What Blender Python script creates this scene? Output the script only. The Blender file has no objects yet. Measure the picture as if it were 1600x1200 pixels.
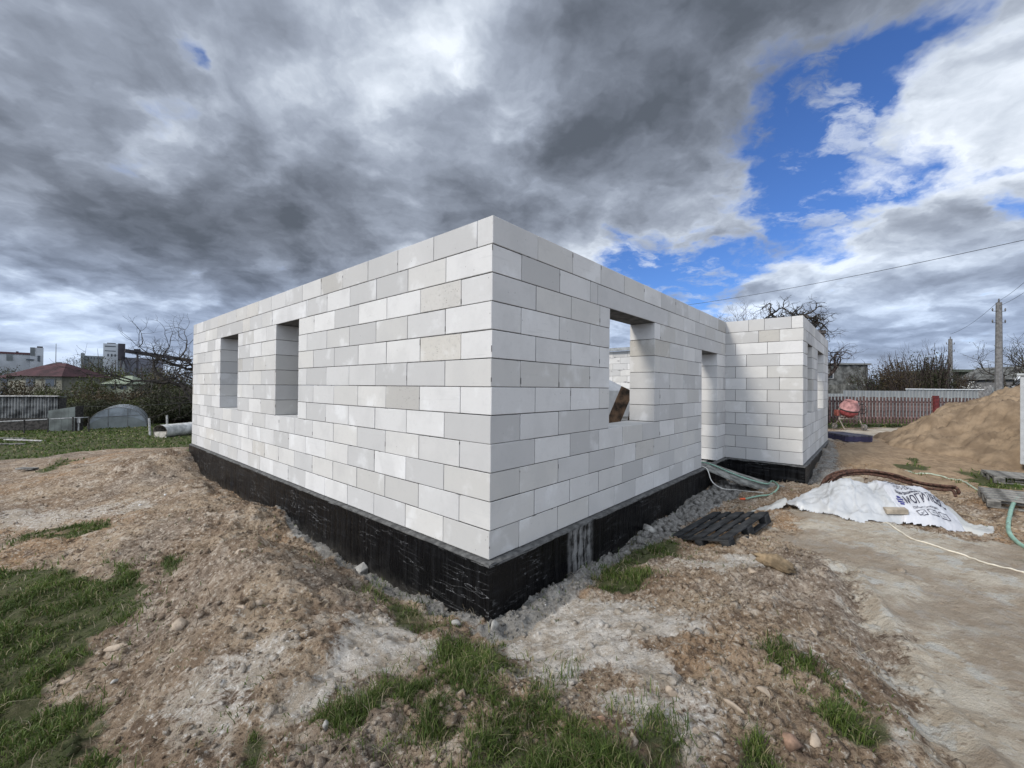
import bpy, bmesh, math, random
import numpy as np
from mathutils import Vector, Matrix, Euler
random.seed(7); RNG=np.random.default_rng(11)
S=bpy.context.scene; COL=S.collection
PI=math.pi
# ------------------------------------------------------------------ camera
cam=bpy.data.cameras.new('camera'); camo=bpy.data.objects.new('camera',cam); COL.objects.link(camo)
cam.sensor_width=36; cam.sensor_fit='HORIZONTAL'; cam.lens=14.605; cam.clip_start=.05; cam.clip_end=3000
camo.matrix_world=Matrix(((0.99995,-0.00991,0,0),(-0.00008,-0.00837,-0.99996,0),(0.00991,0.99992,-0.00837,1.4966),(0,0,0,1)))
S.camera=camo
# ------------------------------------------------------------------ exposure
S.view_settings.view_transform='Standard'; S.view_settings.look='None'; S.view_settings.gamma=1
S.view_settings.use_curve_mapping=False; S.view_settings.exposure=0.22
# ------------------------------------------------------------------ sun
SUNDIR=Vector((-.82,-.57,.62)).normalized()     # towards the sun
sl=bpy.data.lights.new('sun','SUN'); sl.energy=2.4; sl.angle=math.radians(10); sl.color=(1,.945,.87)
so=bpy.data.objects.new('sun',sl); COL.objects.link(so); so.rotation_euler=(-SUNDIR).to_track_quat('-Z','Y').to_euler()
# ------------------------------------------------------------------ node helper
class NT:
    def __init__(s,tree): s.t=tree; s.n=tree.nodes; s.l=tree.links
    def put(s,inp,v):
        if v is None: return
        if isinstance(v,bpy.types.NodeSocket): s.l.new(v,inp)
        else:
            if isinstance(v,(tuple,list)) and len(v)==3 and len(getattr(inp,'default_value',(0,0,0)))==4: v=(*v,1)
            inp.default_value=v
    def node(s,ty,ins={},out=0,**kw):
        n=s.n.new(ty)
        for k,v in kw.items(): setattr(n,k,v)
        for k,v in ins.items(): s.put(n.inputs[k],v)
        return n.outputs[out]
    def m(s,op,a,b=None,c=None,clamp=False):
        n=s.n.new('ShaderNodeMath'); n.operation=op; n.use_clamp=clamp
        for i,v in enumerate((a,b,c)):
            if v is not None: s.put(n.inputs[i],v)
        return n.outputs[0]
    def v(s,op,a,b=None,c=None):
        n=s.n.new('ShaderNodeVectorMath'); n.operation=op
        if a is not None: s.put(n.inputs[0],a)
        if b is not None:
            if op=='SCALE': s.put(n.inputs['Scale'],b)
            else: s.put(n.inputs[1],b)
        return n.outputs['Value'] if op in('DOT_PRODUCT','LENGTH','DISTANCE') else n.outputs[0]
    def noise(s,vec,scale,detail=4,rough=.5,dist=0,out='Fac'):
        n=s.n.new('ShaderNodeTexNoise'); n.inputs['Scale'].default_value=scale; n.inputs['Detail'].default_value=detail
        n.inputs['Roughness'].default_value=rough; n.inputs['Distortion'].default_value=dist
        if vec is not None: s.l.new(vec,n.inputs['Vector'])
        return n.outputs[out]
    def ramp(s,x,lo,hi,a=0.,b=1.):
        n=s.n.new('ShaderNodeMapRange'); n.interpolation_type='SMOOTHSTEP'
        for k,v in (('Value',x),('From Min',lo),('From Max',hi),('To Min',a),('To Max',b)): s.put(n.inputs[k],v)
        return n.outputs[0]
    def mix(s,f,a,b,mode='MIX'):
        n=s.n.new('ShaderNodeMix'); n.data_type='RGBA'; n.blend_type=mode
        s.put(n.inputs[0],f); s.put(n.inputs[6],a); s.put(n.inputs[7],b); return n.outputs[2]
# ------------------------------------------------------------------ sky (world)
w=bpy.data.worlds.new('World'); S.world=w; w.use_nodes=True
def build_sky():
    N=NT(w.node_tree); N.n.clear()
    out=N.n.new('ShaderNodeOutputWorld'); bg=N.n.new('ShaderNodeBackground'); N.l.new(bg.outputs[0],out.inputs[0])
    bg.inputs[1].default_value=.1
    d=N.node('ShaderNodeTexCoord',out=0)
    d=N.v('NORMALIZE',d)
    sky=N.n.new('ShaderNodeTexSky'); sky.sky_type='NISHITA'; sky.sun_disc=False
    sky.sun_elevation=math.asin(SUNDIR.z); sky.sun_rotation=math.atan2(SUNDIR.x,SUNDIR.y)
    sky.air_density=1.0; sky.ozone_density=2.5; sky.dust_density=.3
    blue=N.mix(1.0,sky.outputs[0],(.50,.72,1.15),'MULTIPLY')
    sp=N.n.new('ShaderNodeSeparateXYZ'); N.l.new(d,sp.inputs[0]); X,Y,Z=sp.outputs
    zc=N.m('ADD',N.m('MAXIMUM',Z,0.),.27)
    cb=N.n.new('ShaderNodeCombineXYZ'); N.l.new(N.m('DIVIDE',X,zc),cb.inputs[0]); N.l.new(N.m('DIVIDE',Y,zc),cb.inputs[1]); cb.inputs[2].default_value=3.3
    p=cb.outputs[0]
    # warped direction for ragged outlines of the large cloud masses
    wn=N.noise(p,2.0,6,.6,out='Color')
    wv=N.v('SUBTRACT',wn,(.5,.5,.5))
    dw=N.v('NORMALIZE',N.v('ADD',d,N.v('SCALE',wv,.34)))
    pw=N.v('ADD',p,N.v('SCALE',wv,.35))
    def blobs(lst,src):
        tot=None
        for dv,sg,wt in lst:
            k=1/math.radians(sg)**2
            dd=N.v('DOT_PRODUCT',src,dv)
            e=N.m('EXPONENT',N.m('MULTIPLY_ADD',dd,k,-k))
            tot=N.m('MULTIPLY_ADD',e,wt,tot if tot is not None else 0.)
        return tot
    gaps=[((0.5665,0.6954,0.4422),6,.72),((0.5918,0.6413,0.4885),4.5,.62),((0.5393,0.7547,0.3736),4.5,.6),((0.4927,0.8222,0.2849),3.2,.5),((0.2945,0.916,0.2723),3.4,.62),((0.3854,0.8964,0.2189),3.8,.68),
          ((0.4383,0.8647,0.2453),3,.5),((0.6239,0.6004,0.5003),3.4,.55),((0.4919,0.7455,0.4498),3,.4),((-0.5448,0.6566,0.5215),1.4,.75),((0.2196,0.9293,0.2971),2.4,.45),((0.756,0.6133,0.2287),2.6,.55),((0.6494,0.7032,0.2895),3,.35),((0.549,0.7933,0.2633),3,.3)]
    fill=[((0.4678,0.8021,0.3711),4,.55),((0.5462,0.8071,0.2241),4,.4),((0.6878,0.6117,0.3909),7,.6),((0.4099,0.705,0.5787),9,.6),((0.1093,0.9142,0.3904),6,.5)]
    dark=[((0.166,0.849,0.5017),8,.46),((0.3302,0.747,0.5771),10,.42),((0.4224,0.6898,0.588),8,.28),((0.5144,0.6321,0.5795),6,.2),((-0.0734,0.8938,0.4423),6,.34),((0.088,0.76,0.644),6,.2),((-0.2758,0.7239,0.6324),7,.12),((0.4982,0.6493,0.5747),9,.20),((-0.633,0.7428,0.2179),11,.36),((-0.7276,0.6338,0.2626),10,.14),
          ((-0.4825,0.8163,0.3175),8,.26),((-0.6512,0.6231,0.4333),12,.20),((-0.3267,0.8707,0.3675),7,.16),((0.7054,0.7045,0.0781),7,.30),((0.6193,0.7592,0.2001),3,.12),((0.7334,0.6263,0.2643),4,.18),((0.4912,0.7996,0.3454),3,.14),((0.6733,0.7287,0.1252),5,.10),((-0.7608,0.6306,0.1535),6,.14)]
    brig=[((-0.0851,0.7846,0.6141),5.,.34),((-0.2066,0.8121,0.5458),5,.20),((-0.2148,0.8482,0.4842),4,.12),((-0.4934,0.6921,0.5267),3.5,.34),((-0.6227,0.6837,0.3805),2.2,.34),((-0.3603,0.7139,0.6005),6,.12),((0.6826,0.6332,0.3649),7,.24),((0.4845,0.7891,0.3776),5,.24),((0.6811,0.5817,0.4446),6,.14),((-0.46,0.7748,0.4337),4,.10),
          ((0.7228,0.6703,0.168),4,.28),((0.5418,0.819,0.1892),4,.34),((-0.7492,0.6556,0.0941),5,.42),((-0.6764,0.7299,0.0985),5,.34),((-0.8074,0.5807,0.1044),6,.2),((0.2195,0.9018,0.3722),5,.16),((0.627,0.7407,0.2413),5,.24),((0.1059,0.9893,0.1009),5,.3),((0.6388,0.7679,0.0483),4,.16)]
    G=blobs(gaps,dw); Fl=blobs(fill,dw); Dk=blobs(dark,dw); Br=blobs(brig,dw)
    n1=N.noise(pw,2.5,7,.5); n2=N.noise(pw,7.,7,.55)
    # cover
    cov=N.m('ADD',N.m('SUBTRACT',N.m('MULTIPLY_ADD',Fl,.5,.95),G),N.m('MULTIPLY',N.m('SUBTRACT',n1,.5),1.5))
    cov=N.m('MULTIPLY_ADD',N.m('SUBTRACT',n2,.5),1.5,cov)
    a=N.m('MAXIMUM',N.ramp(cov,.16,.70),N.m('MULTIPLY',N.ramp(N.noise(N.v('MULTIPLY',pw,(1.,1.6,1.)),5.,7,.62),.50,.66),.62))
    # thickness -> grey value
    sh=N.v('ADD',pw,(-.05,-.06,.0))
    n1s=N.noise(sh,2.5,7,.5); relief=N.m('SUBTRACT',n1,n1s)
    t=N.m('MULTIPLY_ADD',N.m('SUBTRACT',n1,.5),1.35,N.m('SUBTRACT',N.m('ADD',Dk,.44),Br))
    t=N.m('MULTIPLY_ADD',N.m('SUBTRACT',n2,.5),.42,t)
    t=N.m('MULTIPLY_ADD',relief,1.7,t)
    n3=N.noise(pw,17.,5,.55); t=N.m('MULTIPLY_ADD',N.m('SUBTRACT',n3,.5),.14,t)
    # thin edges glow
    t=N.m('SUBTRACT',t,N.ramp(cov,.95,.3,0.,.22))
    cr=N.n.new('ShaderNodeValToRGB'); N.l.new(N.m('MULTIPLY_ADD',t,.66,.055),cr.inputs[0]); e=cr.color_ramp.elements
    e[0].position=.0; e[0].color=(8.3,8.5,8.9,1); e[1].position=1.; e[1].color=(1.0,1.12,1.34,1)
    for po,c in ((.16,(6.3,6.6,7.1)),(.34,(4.2,4.5,5.1)),(.50,(3.0,3.25,3.8)),(.70,(2.0,2.18,2.58)),(.86,(1.4,1.54,1.84))):
        q=e.new(po); q.color=(*c,1)
    cr.color_ramp.interpolation='LINEAR'
    cloud=cr.outputs[0]
    # unseen sky behind the camera brightened to light the walls, most round the sun
    ds=N.v('DOT_PRODUCT',d,tuple(SUNDIR))
    glow=N.m('EXPONENT',N.m('MULTIPLY_ADD',ds,1.6,-1.6))
    back=N.ramp(N.m('MULTIPLY_ADD',Z,-.15,N.m('MULTIPLY',Y,-1.)),-.35,.55)
    gain=N.m('ADD',N.m('MULTIPLY_ADD',back,.85,1.),N.m('MULTIPLY',glow,N.m('MULTIPLY',back,1.5)))
    cloud=N.v('SCALE',N.v('MULTIPLY',cloud,N.mix(N.ramp(Z,.05,.32),(.84,.975,1.18),(.955,1.,1.05))),gain)
    col=N.mix(a,blue,cloud)
    # pale band at the horizon
    hz=N.ramp(Z,.0,.10,.55,0.)
    col=N.mix(hz,col,(4.3,4.9,5.9))
    N.put(bg.inputs[0],col)
build_sky()
w.cycles.sampling_method='MANUAL'; w.cycles.sample_map_resolution=512
# ------------------------------------------------------------------ object helpers
def mesh(name,V,Fc,mats=(),smooth=False):
    me=bpy.data.meshes.new(name)
    V=np.asarray(V,dtype=np.float32).reshape(-1,3)
    if isinstance(Fc,np.ndarray):
        n,k=Fc.shape
        me.vertices.add(len(V)); me.vertices.foreach_set('co',V.ravel())
        me.loops.add(n*k); me.loops.foreach_set('vertex_index',Fc.astype(np.int32).ravel())
        me.polygons.add(n); me.polygons.foreach_set('loop_start',np.arange(0,n*k,k,dtype=np.int32))
        me.update(calc_edges=True)
    else:
        me.from_pydata(V.tolist(),[],[tuple(f) for f in Fc]); me.update()
    if smooth: me.polygons.foreach_set('use_smooth',np.ones(len(me.polygons),dtype=bool))
    if not isinstance(mats,(list,tuple)): mats=(mats,)
    for m in mats: me.materials.append(m)
    return me
def obj(name,me,parent=None,loc=None,rot=None):
    o=bpy.data.objects.new(name,me); COL.objects.link(o)
    if parent is not None: o.parent=parent
    if loc is not None: o.location=loc
    if rot is not None: o.rotation_euler=rot
    return o
def tag(o,label=None,cat=None,group=None,kind=None):
    if label: o['label']=label
    if cat: o['category']=cat
    if group: o['group']=group
    if kind: o['kind']=kind
    return o
def thing(name,label,cat,loc=(0,0,0),rz=0,group=None,rot=None):
    o=bpy.data.objects.new(name,None); COL.objects.link(o); o.location=loc; o.rotation_euler=rot if rot else (0,0,rz)
    o.empty_display_size=.2
    return tag(o,label,cat,group)
def dup(root,loc=None,rot=None,label=None,scale=None):
    r=root.copy(); COL.objects.link(r)
    if loc is not None: r.location=loc
    if rot is not None: r.rotation_euler=rot
    if scale is not None: r.scale=scale
    if label: r['label']=label
    for ch in list(root.children):
        c=ch.copy(); COL.objects.link(c); c.parent=r
        for g in list(ch.children):
            q=g.copy(); COL.objects.link(q); q.parent=c
    return r
class MB:
    def __init__(s): s.V=[]; s.F=[]
    def add(s,V,Fc):
        b=len(s.V); s.V+= [tuple(x) for x in V]; s.F+=[tuple(i+b for i in f) for f in Fc]; return s
    def box(s,c,sz,M=None,ch=0):
        x,y,z=[a/2 for a in sz]; vs=[(i*x,j*y,k*z) for k in(-1,1) for j in(-1,1) for i in(-1,1)]
        if M is not None: vs=[M@Vector(q) for q in vs]
        vs=[(q[0]+c[0],q[1]+c[1],q[2]+c[2]) for q in vs]
        return s.add(vs,[(0,2,3,1),(4,5,7,6),(0,1,5,4),(2,6,7,3),(0,4,6,2),(1,3,7,5)])
    def beam(s,a,b,wd,ht,up=(0,0,1)):
        a=Vector(a); b=Vector(b); d=(b-a); L=d.length; d.normalize(); sd=d.cross(Vector(up)).normalized(); u=sd.cross(d)
        M=Matrix((d,sd,u)).transposed(); return s.box((a+b)/2,(L,wd,ht),M)
    def tube(s,pts,r,n=6,cap=True):
        pts=[Vector(q) for q in pts]; m=len(pts)
        if not hasattr(r,'__len__'): r=[r]*m
        up=Vector((0,0,1)); rings=[]; prev=None
        for i,q in enumerate(pts):
            t=(pts[min(i+1,m-1)]-pts[max(i-1,0)]); t=t.normalized() if t.length>1e-9 else Vector((0,0,1))
            if prev is None: a=t.cross(up if abs(t.z)<.9 else Vector((1,0,0))).normalized()
            else:
                a=prev-t*prev.dot(t); a=a.normalized() if a.length>1e-6 else t.orthogonal().normalized()
            prev=a; b=t.cross(a)
            rings.append([q+(a*math.cos(2*PI*k/n)+b*math.sin(2*PI*k/n))*r[i] for k in range(n)])
        V=[x for g in rings for x in g]; Fc=[]
        for i in range(m-1):
            for k in range(n):
                Fc.append((i*n+k,i*n+(k+1)%n,(i+1)*n+(k+1)%n,(i+1)*n+k))
        if cap: Fc.append(tuple(range(n-1,-1,-1))); Fc.append(tuple((m-1)*n+k for k in range(n)))
        return s.add(V,Fc)
    def me(s,name,mat,smooth=False): return mesh(name,s.V,s.F,mat,smooth)
    def build(s,name,mat,parent=None,smooth=False,**k): return obj(name,s.me(name,mat,smooth),parent,**k)
def catmull(pts,n=8):
    P=[Vector(q) for q in pts]; P=[P[0]*2-P[1]]+P+[P[-1]*2-P[-2]]; o=[]
    for i in range(1,len(P)-2):
        for k in range(n):
            t=k/n; a,b,c,d=P[i-1:i+3]
            o.append(.5*((2*b)+(c-a)*t+(2*a-5*b+4*c-d)*t*t+(3*b-a-3*c+d)*t**3))
    o.append(P[-2]); return o
# ------------------------------------------------------------------ numpy noise
def h2(ix,iy,s):
    n=(ix.astype(np.int64)*374761393+iy.astype(np.int64)*668265263+s*144269)&0xffffffff
    n=((n^(n>>13))*1274126177)&0xffffffff; n=n^(n>>16)
    return (n&0xffff)/65535.
def vn(x,y,s=0):
    ix=np.floor(x); iy=np.floor(y); fx=x-ix; fy=y-iy; fx=fx*fx*(3-2*fx); fy=fy*fy*(3-2*fy)
    a=h2(ix,iy,s); b=h2(ix+1,iy,s); c=h2(ix,iy+1,s); d=h2(ix+1,iy+1,s)
    return (a*(1-fx)+b*fx)*(1-fy)+(c*(1-fx)+d*fx)*fy
def fbm(x,y,s=0,o=4,g=.5):
    t=0;a=1;n=0
    for i in range(o):
        t=t+a*vn(x,y,s+i*17); n+=a; a*=g; x,y=x*1.62+y*1.2+5.3,y*1.62-x*1.2+1.7
    return t/n
def ss(x,a,b):
    t=np.clip((x-a)/(b-a),0,1); return t*t*(3-2*t)
# ------------------------------------------------------------------ frame of the building: u along the front wall, v along the left wall
TH=0.8518; CU=np.array([.65866,.75244]); CV=np.array([-.75244,.65866]); C0=np.array([-.1807,3.5996])
UW=7.467; PW=1.42; UE=13.2; VN=10.5
def LW(u_,v_,z=0.): return (C0[0]+u_*CU[0]+v_*CV[0],C0[1]+u_*CU[1]+v_*CV[1],z)
def tosd(x,y,poly):
    n=len(poly); best=np.full(x.shape,1e9); ins=np.zeros(x.shape,bool)
    for i in range(n):
        ax,ay=poly[i]; bx,by=poly[(i+1)%n]; ex,ey=bx-ax,by-ay
        t=np.clip(((x-ax)*ex+(y-ay)*ey)/(ex*ex+ey*ey+1e-12),0,1)
        best=np.minimum(best,(x-ax-t*ex)**2+(y-ay-t*ey)**2)
        c=((ay>y)!=(by>y))&(x<(bx-ax)*(y-ay)/(by-ay+1e-12)+ax); ins^=c
    dd=np.sqrt(best); return np.where(ins,dd,-dd)
HOUSE=[LW(0,0)[:2],LW(UW,0)[:2],LW(UW,-PW)[:2],LW(UE,-PW)[:2],LW(UE,VN)[:2],LW(0,VN)[:2]]
# ------------------------------------------------------------------ terrain
CTRL=[(-2.92,2.41,-0.72),(-1.98,2.18,-0.5),(-1.22,2.03,-0.36),(-0.59,1.99,-0.32),(0.02,1.98,-0.3),(0.61,1.95,-0.27),(1.21,1.96,-0.27),(1.88,2.03,-0.33),(2.55,2.07,-0.36),
 (-0.16,3.44,-0.56),(-0.56,3.79,-0.6),(-0.76,3.18,-0.46),(-1.45,3.98,-0.5),(-1.38,3.05,-0.36),(-2.11,3.3,-0.32),(-2.38,3.9,-0.26),(-2.76,3.62,-0.5),(-2.9,4.04,-0.36),
 (-3.24,3.38,-0.68),(-3.08,2.98,-0.7),(-4.32,4.72,-0.68),(-4.39,4.11,-0.78),(-4.5,3.69,-0.78),(-6.32,5.16,-0.9),(-2.69,4.77,-0.32),(-4.02,6.41,-0.36),(-4.64,6.46,-0.48),(-4.64,5.51,-0.62),
 (-8.13,7.58,-0.85),(-7.54,6.24,-0.92),(-2.22,4.87,-0.58),(-2.8,5.56,-0.62),
 (-11.16,12.12,-0.6),(-7.98,10.01,-0.5),(-7.99,9.31,-0.58),(-12.39,10.91,-0.85),(-9.05,9.08,-0.75),(-13.07,10.65,-1),(-9.14,11.91,-0.62),(-17.17,15.97,-1.12),(-15.61,17.52,-1.1),(-14.15,18.07,-1.05),(-21.02,17.1,-1.2),(-5.98,8.13,-0.62),
 (-0.15,2.72,-0.4),(0.3,3.1,-0.42),(0.35,3.63,-0.5),(0.75,2.98,-0.3),(1.23,3.93,-0.42),(1.04,4.44,-0.5),(1.61,4.14,-0.36),(2.15,3.98,-0.28),(2.71,3.9,-0.24),(3.11,5.03,-0.36),(2.56,5.02,-0.44),
 (1.37,2.94,-0.27),(1.92,2.76,-0.24),(2.75,3.43,-0.34),(2.32,2.59,-0.36),(3.39,4.39,-0.32),(3.59,3.58,-0.36),(3.2,2.77,-0.36),(4.43,3.6,-0.36),(5.21,4.83,-0.34),(6.23,5.05,-0.34),
 (4.07,6.28,-0.34),(4.86,7.15,-0.32),(5.03,5.44,-0.33),(6.57,7.75,-0.28),(7.52,6.97,-0.3),(8.64,7.01,-0.3),(11.37,9.23,-0.3),(9.12,8.7,-0.28),(9.5,10.27,-0.22),(9.1,11.14,-0.12),(8.93,11.58,-0.1),
 (12.59,13.61,-0.15),(13.07,16.31,-0.12),(18.51,18.48,-0.1),(15.69,12.73,-0.2),(16.11,20.91,-0.1),(3.06,6.39,-0.5),(4.22,7.59,-0.44),(4.77,7.92,-0.4),
 (0,0,-.12),(-1.5,.3,-.3),(1.5,0,-.15),(3,0,-.3),(-3,0,-.7),(0,-2,-.15),(-4,-3,-.6),(4,-3,-.3),(-8,-2,-.9),(8,-2,-.35),(0,-7,-.3),(-8,3,-.95),(9,2,-.35)]
for _a,_z in ((0,-.53),(.7,-.61),(1.5,-.65),(2.6,-.69),(3.7,-.69),(5,-.66),(6.1,-.62),(7.9,-.67),(9.9,-.62)): CTRL.append(LW(-.06,_a,_z)); CTRL.append(LW(-.45,_a,_z+.05))
for _a,_z in ((.7,-.52),(1.2,-.53),(1.95,-.52),(3.1,-.47),(3.8,-.47),(5,-.46),(6.5,-.48),(7.3,-.5)): CTRL.append(LW(_a,-.06,_z))
for _a,_z in ((7.5,-.4),(8.03,-.42),(9.5,-.25),(10.96,-.05),(13.,-.03)): CTRL.append(LW(_a,-PW-.06,_z))
CTRL.append(LW(7.4,-.8,-.42)); CTRL.append(LW(7.4,-1.4,-.38))
def basez(x,y):
    r=np.hypot(x,y)
    b=-1.3+1.18*ss(x,-16,9)
    b=b-2.6*ss(r,34,70)*ss(-x,-5,25)-.6*ss(r,60,200)
    return b
CT=np.array([c[:3] for c in CTRL])
_ring=[(22*math.cos(a),4+22*math.sin(a)) for a in np.linspace(0,2*PI,22,endpoint=False)]
_hin=[LW(a,b)[:2] for a in (3,6,9,12) for b in (2,5,9)]
CXY=np.vstack([CT[:,:2],_ring,_hin]); CZ=np.concatenate([CT[:,2]-basez(CT[:,0],CT[:,1]),np.zeros(len(_ring)),-.6-basez(np.array([q[0] for q in _hin]),np.array([q[1] for q in _hin]))])
def _K(d2): return np.sqrt(d2+.05)
_n=len(CXY); _A=_K(((CXY[:,None]-CXY[None])**2).sum(-1))-0.0
RW=np.linalg.solve(_A-.02*np.eye(_n),CZ)
def Hbase(x,y):
    sh=x.shape; x=x.ravel(); y=y.ravel(); o=np.zeros(x.size); r=np.hypot(x,y-4); idx=np.where(r<24)[0]
    for i in range(0,len(idx),40000):
        k=idx[i:i+40000]; d2=(x[k,None]-CXY[None,:,0])**2+(y[k,None]-CXY[None,:,1])**2
        o[k]=_K(d2)@RW
    o*=1-ss(r,19,23.5)
    return (o+basez(x,y)).reshape(sh)
# zones of the ground, each a list of outlines in metres
GRASS=[([(-7.49,5.15),(-6.53,5.33),(-5.34,5.13),(-4.25,4.64),(-3.58,4.01),(-3.39,3.37),(-3.28,3.08),(-2.66,2.65),(-2.06,2.17),(-1.84,1.79),(-6,-3),(-14,-3),(-14,4)],1.),
 ([(-7.93,6.72),(-6.79,6.83),(-6.17,6.48),(-6.37,6.13),(-7.14,6.14)],.9),
 ([(-4.06,4.79),(-4.17,5.1),(-3.79,4.84),(-3.68,4.51)],.9),
 ([(-5.26,5.29),(-4.63,5.06),(-4.4,4.72)],.8),
 ([(-1.11,2.3),(-0.77,2.58),(-0.48,2.97),(-0.02,2.77),(0.28,2.47),(0.65,2.16),(0.74,1.96),(0.7,1.48),(-0.07,1.48),(-0.22,1.91),(-0.42,2.21),(-0.62,2.21),(-0.82,2.11),(-1.02,2.16)],1.),
 ([(-0.58,2.92),(-0.48,3.27),(-0.3,3.23),(-0.2,2.84),(-0.38,2.63)],.8),
 ([(-1.51,2.32),(-1.33,2.36),(-1.14,2.1),(-1.1,1.83),(-1.27,1.87)],.9),
 ([(0.75,4.22),(1.17,4.68),(1.55,5.37),(2.07,5.33),(1.88,4.88),(1.37,4.64),(1.35,4.02),(1.15,3.89),(0.82,3.99)],1.),
 ([(1.76,2.74),(1.94,2.57),(2.02,2.38),(2.04,2.23),(1.86,2.06),(1.74,2.12),(1.64,2.31),(1.6,2.55)],.85),
 ([(1.2,2.22),(1.36,2.14),(1.26,1.86),(1,1.83)],.8),
 ([(9.93,9.34),(11.49,9.1),(10,7.73),(8.7,7.63)],1.),
 ([(8.9,9.63),(10.42,10.7),(9.24,9.22),(8.51,8.98)],.9),
 ([(-2.43,5.14),(-1.91,4.84),(-0.93,3.86),(-0.56,3.46),(-0.76,3.41),(-1.6,4.32),(-2.15,4.72)],.62),
 ([(-0.28,3.22),(-0.03,3.27),(0,2.91),(-0.25,2.89)],.6),
 ([(16.94,22.67),(31.11,26.57),(20.86,19.34),(13.2,17.65)],1.),
 ([(5.48,4.68),(6.07,4.69),(5.44,4.2)],.8),
 ([(-30.13,11.54),(-17.84,14.52),(-16.07,14.33),(-16.2,16.23),(-11.59,15.1),LW(-.5,10.6)[:2],LW(2,12)[:2],(0,60),(-60,60),(-90,20)],1.),
 ([(-13.55,13.18),(-11.89,10.62),(-13.2,11.62),(-15.09,13.84)],.8)]
GRAV=[([(-0.27,3.5),(-0.14,3.68),(0.34,4.19),(1.2,5.14),(3.25,7.5),(4.97,9.2),(4.54,7.85),(3.25,6.79),(2.04,5.48),(1.43,5.1),(0.65,3.9),(0.12,3.39),(-0.13,3.3),(-0.5,3.56)],1.),
 ([(-4.59,7.5),(-2.08,5.27),(-1.23,4.51),(-0.21,3.61),(-0.24,3.44),(-0.6,3.68),(-1.27,4.21),(-1.91,4.84),(-4.14,6.94)],.85),
 ([LW(7.4,-1.4)[:2],LW(13.2,-1.4)[:2],LW(13.2,-1.6)[:2],LW(9,-1.95)[:2],LW(7.4,-1.8)[:2]],.6)]
CLAY=[([(0.02,3.62),(0.45,4.02),(1.2,3.83),(1.49,3.43),(1.2,2.96),(0.86,2.62),(0.65,2.59),(0.36,2.51),(0.1,2.73),(-0.03,3.22)],1.),
 ([(-1.38,2.4),(-1.27,3.5),(-0.86,3.61),(-0.63,3.15),(-0.97,2.68),(-1.23,2.27)],.9),
 ([(-1.79,2.07),(-2.17,2.56),(-2.08,2.91),(-1.75,3.13),(-1.42,3.13),(-1.45,2.66),(-1.4,2.32),(-1.27,1.92)],.62),
 ([(0.4,2.49),(0.81,2.46),(1.15,2.3),(0.93,1.8),(0.74,1.96),(0.57,2.27)],.75),
 ([(1.9,4.72),(3.03,4.9),(2.83,4.26),(2.02,3.95)],.8),
 ([(1.85,2.99),(2.2,2.9),(2.06,2.43),(1.91,2.47),(1.72,2.65)],.6),
 ([(-9.64,7.86),(-8.11,7.78),(-6.42,7.76),(-6.13,7.14),(-7.56,7.06),(-8.33,6.8)],.6)]
TRACK=[([(4.32,6.59),(5.15,5.57),(6.36,5.16),(7.14,4.88),(12,1),(8,-6),(4.6,-6),(1.99,1.89),(2.15,2.24),(2.36,2.69),(2.92,3.63),(3.32,4.39),(3.56,5.43)],1.),
 ([(12.56,16.8),(16.94,18.32),(21.67,20.09),(22.07,18.85),(13.75,14.88),(9.26,12.39)],1.)]
SAND=[([(8.46,10.97),(12.9,14.43),(29.39,22.71),(9.78,7.06),(8.61,7.35),(7.6,8.22),(7.25,8.87)],1.)]
def zone(x,y,polys,soft=.10,amp=.28,seed=3,wn=None):
    o=np.zeros(x.shape); nz=(fbm(x*2.3,y*2.3,seed,4,.6)-.5)*amp*2 if wn is None else wn
    for P,wt in polys:
        P=np.array([q[:2] for q in P]); size=math.sqrt(max(np.ptp(P[:,0]),.1)*max(np.ptp(P[:,1]),.1)); k=min(1.,.25+size/2.2)
        lo=P.min(0)-.8; hi=P.max(0)+.8; m=(x>lo[0])&(x<hi[0])&(y>lo[1])&(y<hi[1])
        if not m.any(): continue
        sd=tosd(x[m],y[m],P)+nz[m]*k
        o[m]=np.maximum(o[m],ss(sd,-soft*k,soft*1.3*k)*wt)
    return o
def grass_soft(x,y): return np.maximum(zone(x,y,GRASS,.45,.5,3),zone(x,y,GRASS,.12,.30,3))*(1-zone(x,y,TRACK,.12,.2,6)*.95)
def zones(x,y):
    r=np.hypot(x,y)
    g=zone(x,y,GRASS,.12,.30,3); far=ss(r,26,34); g=np.maximum(g,far*ss(-x,-14,-9)); g=np.maximum(g,ss(y,20,22)*1.0)
    patch=fbm(x*1.1,y*1.1,77,4); g=g*(1-.75*ss(patch,.56,.72)*(1-ss(r,8,12)*.5))
    gr=zone(x,y,GRAV,.06,.10,9); c=zone(x,y,CLAY,.22,.5,5); t=zone(x,y,TRACK,.30,.42,6); s=zone(x,y,SAND,.3,.4,8)
    g=g*(1-gr*.7)
    return g,gr,c,t,s
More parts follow.
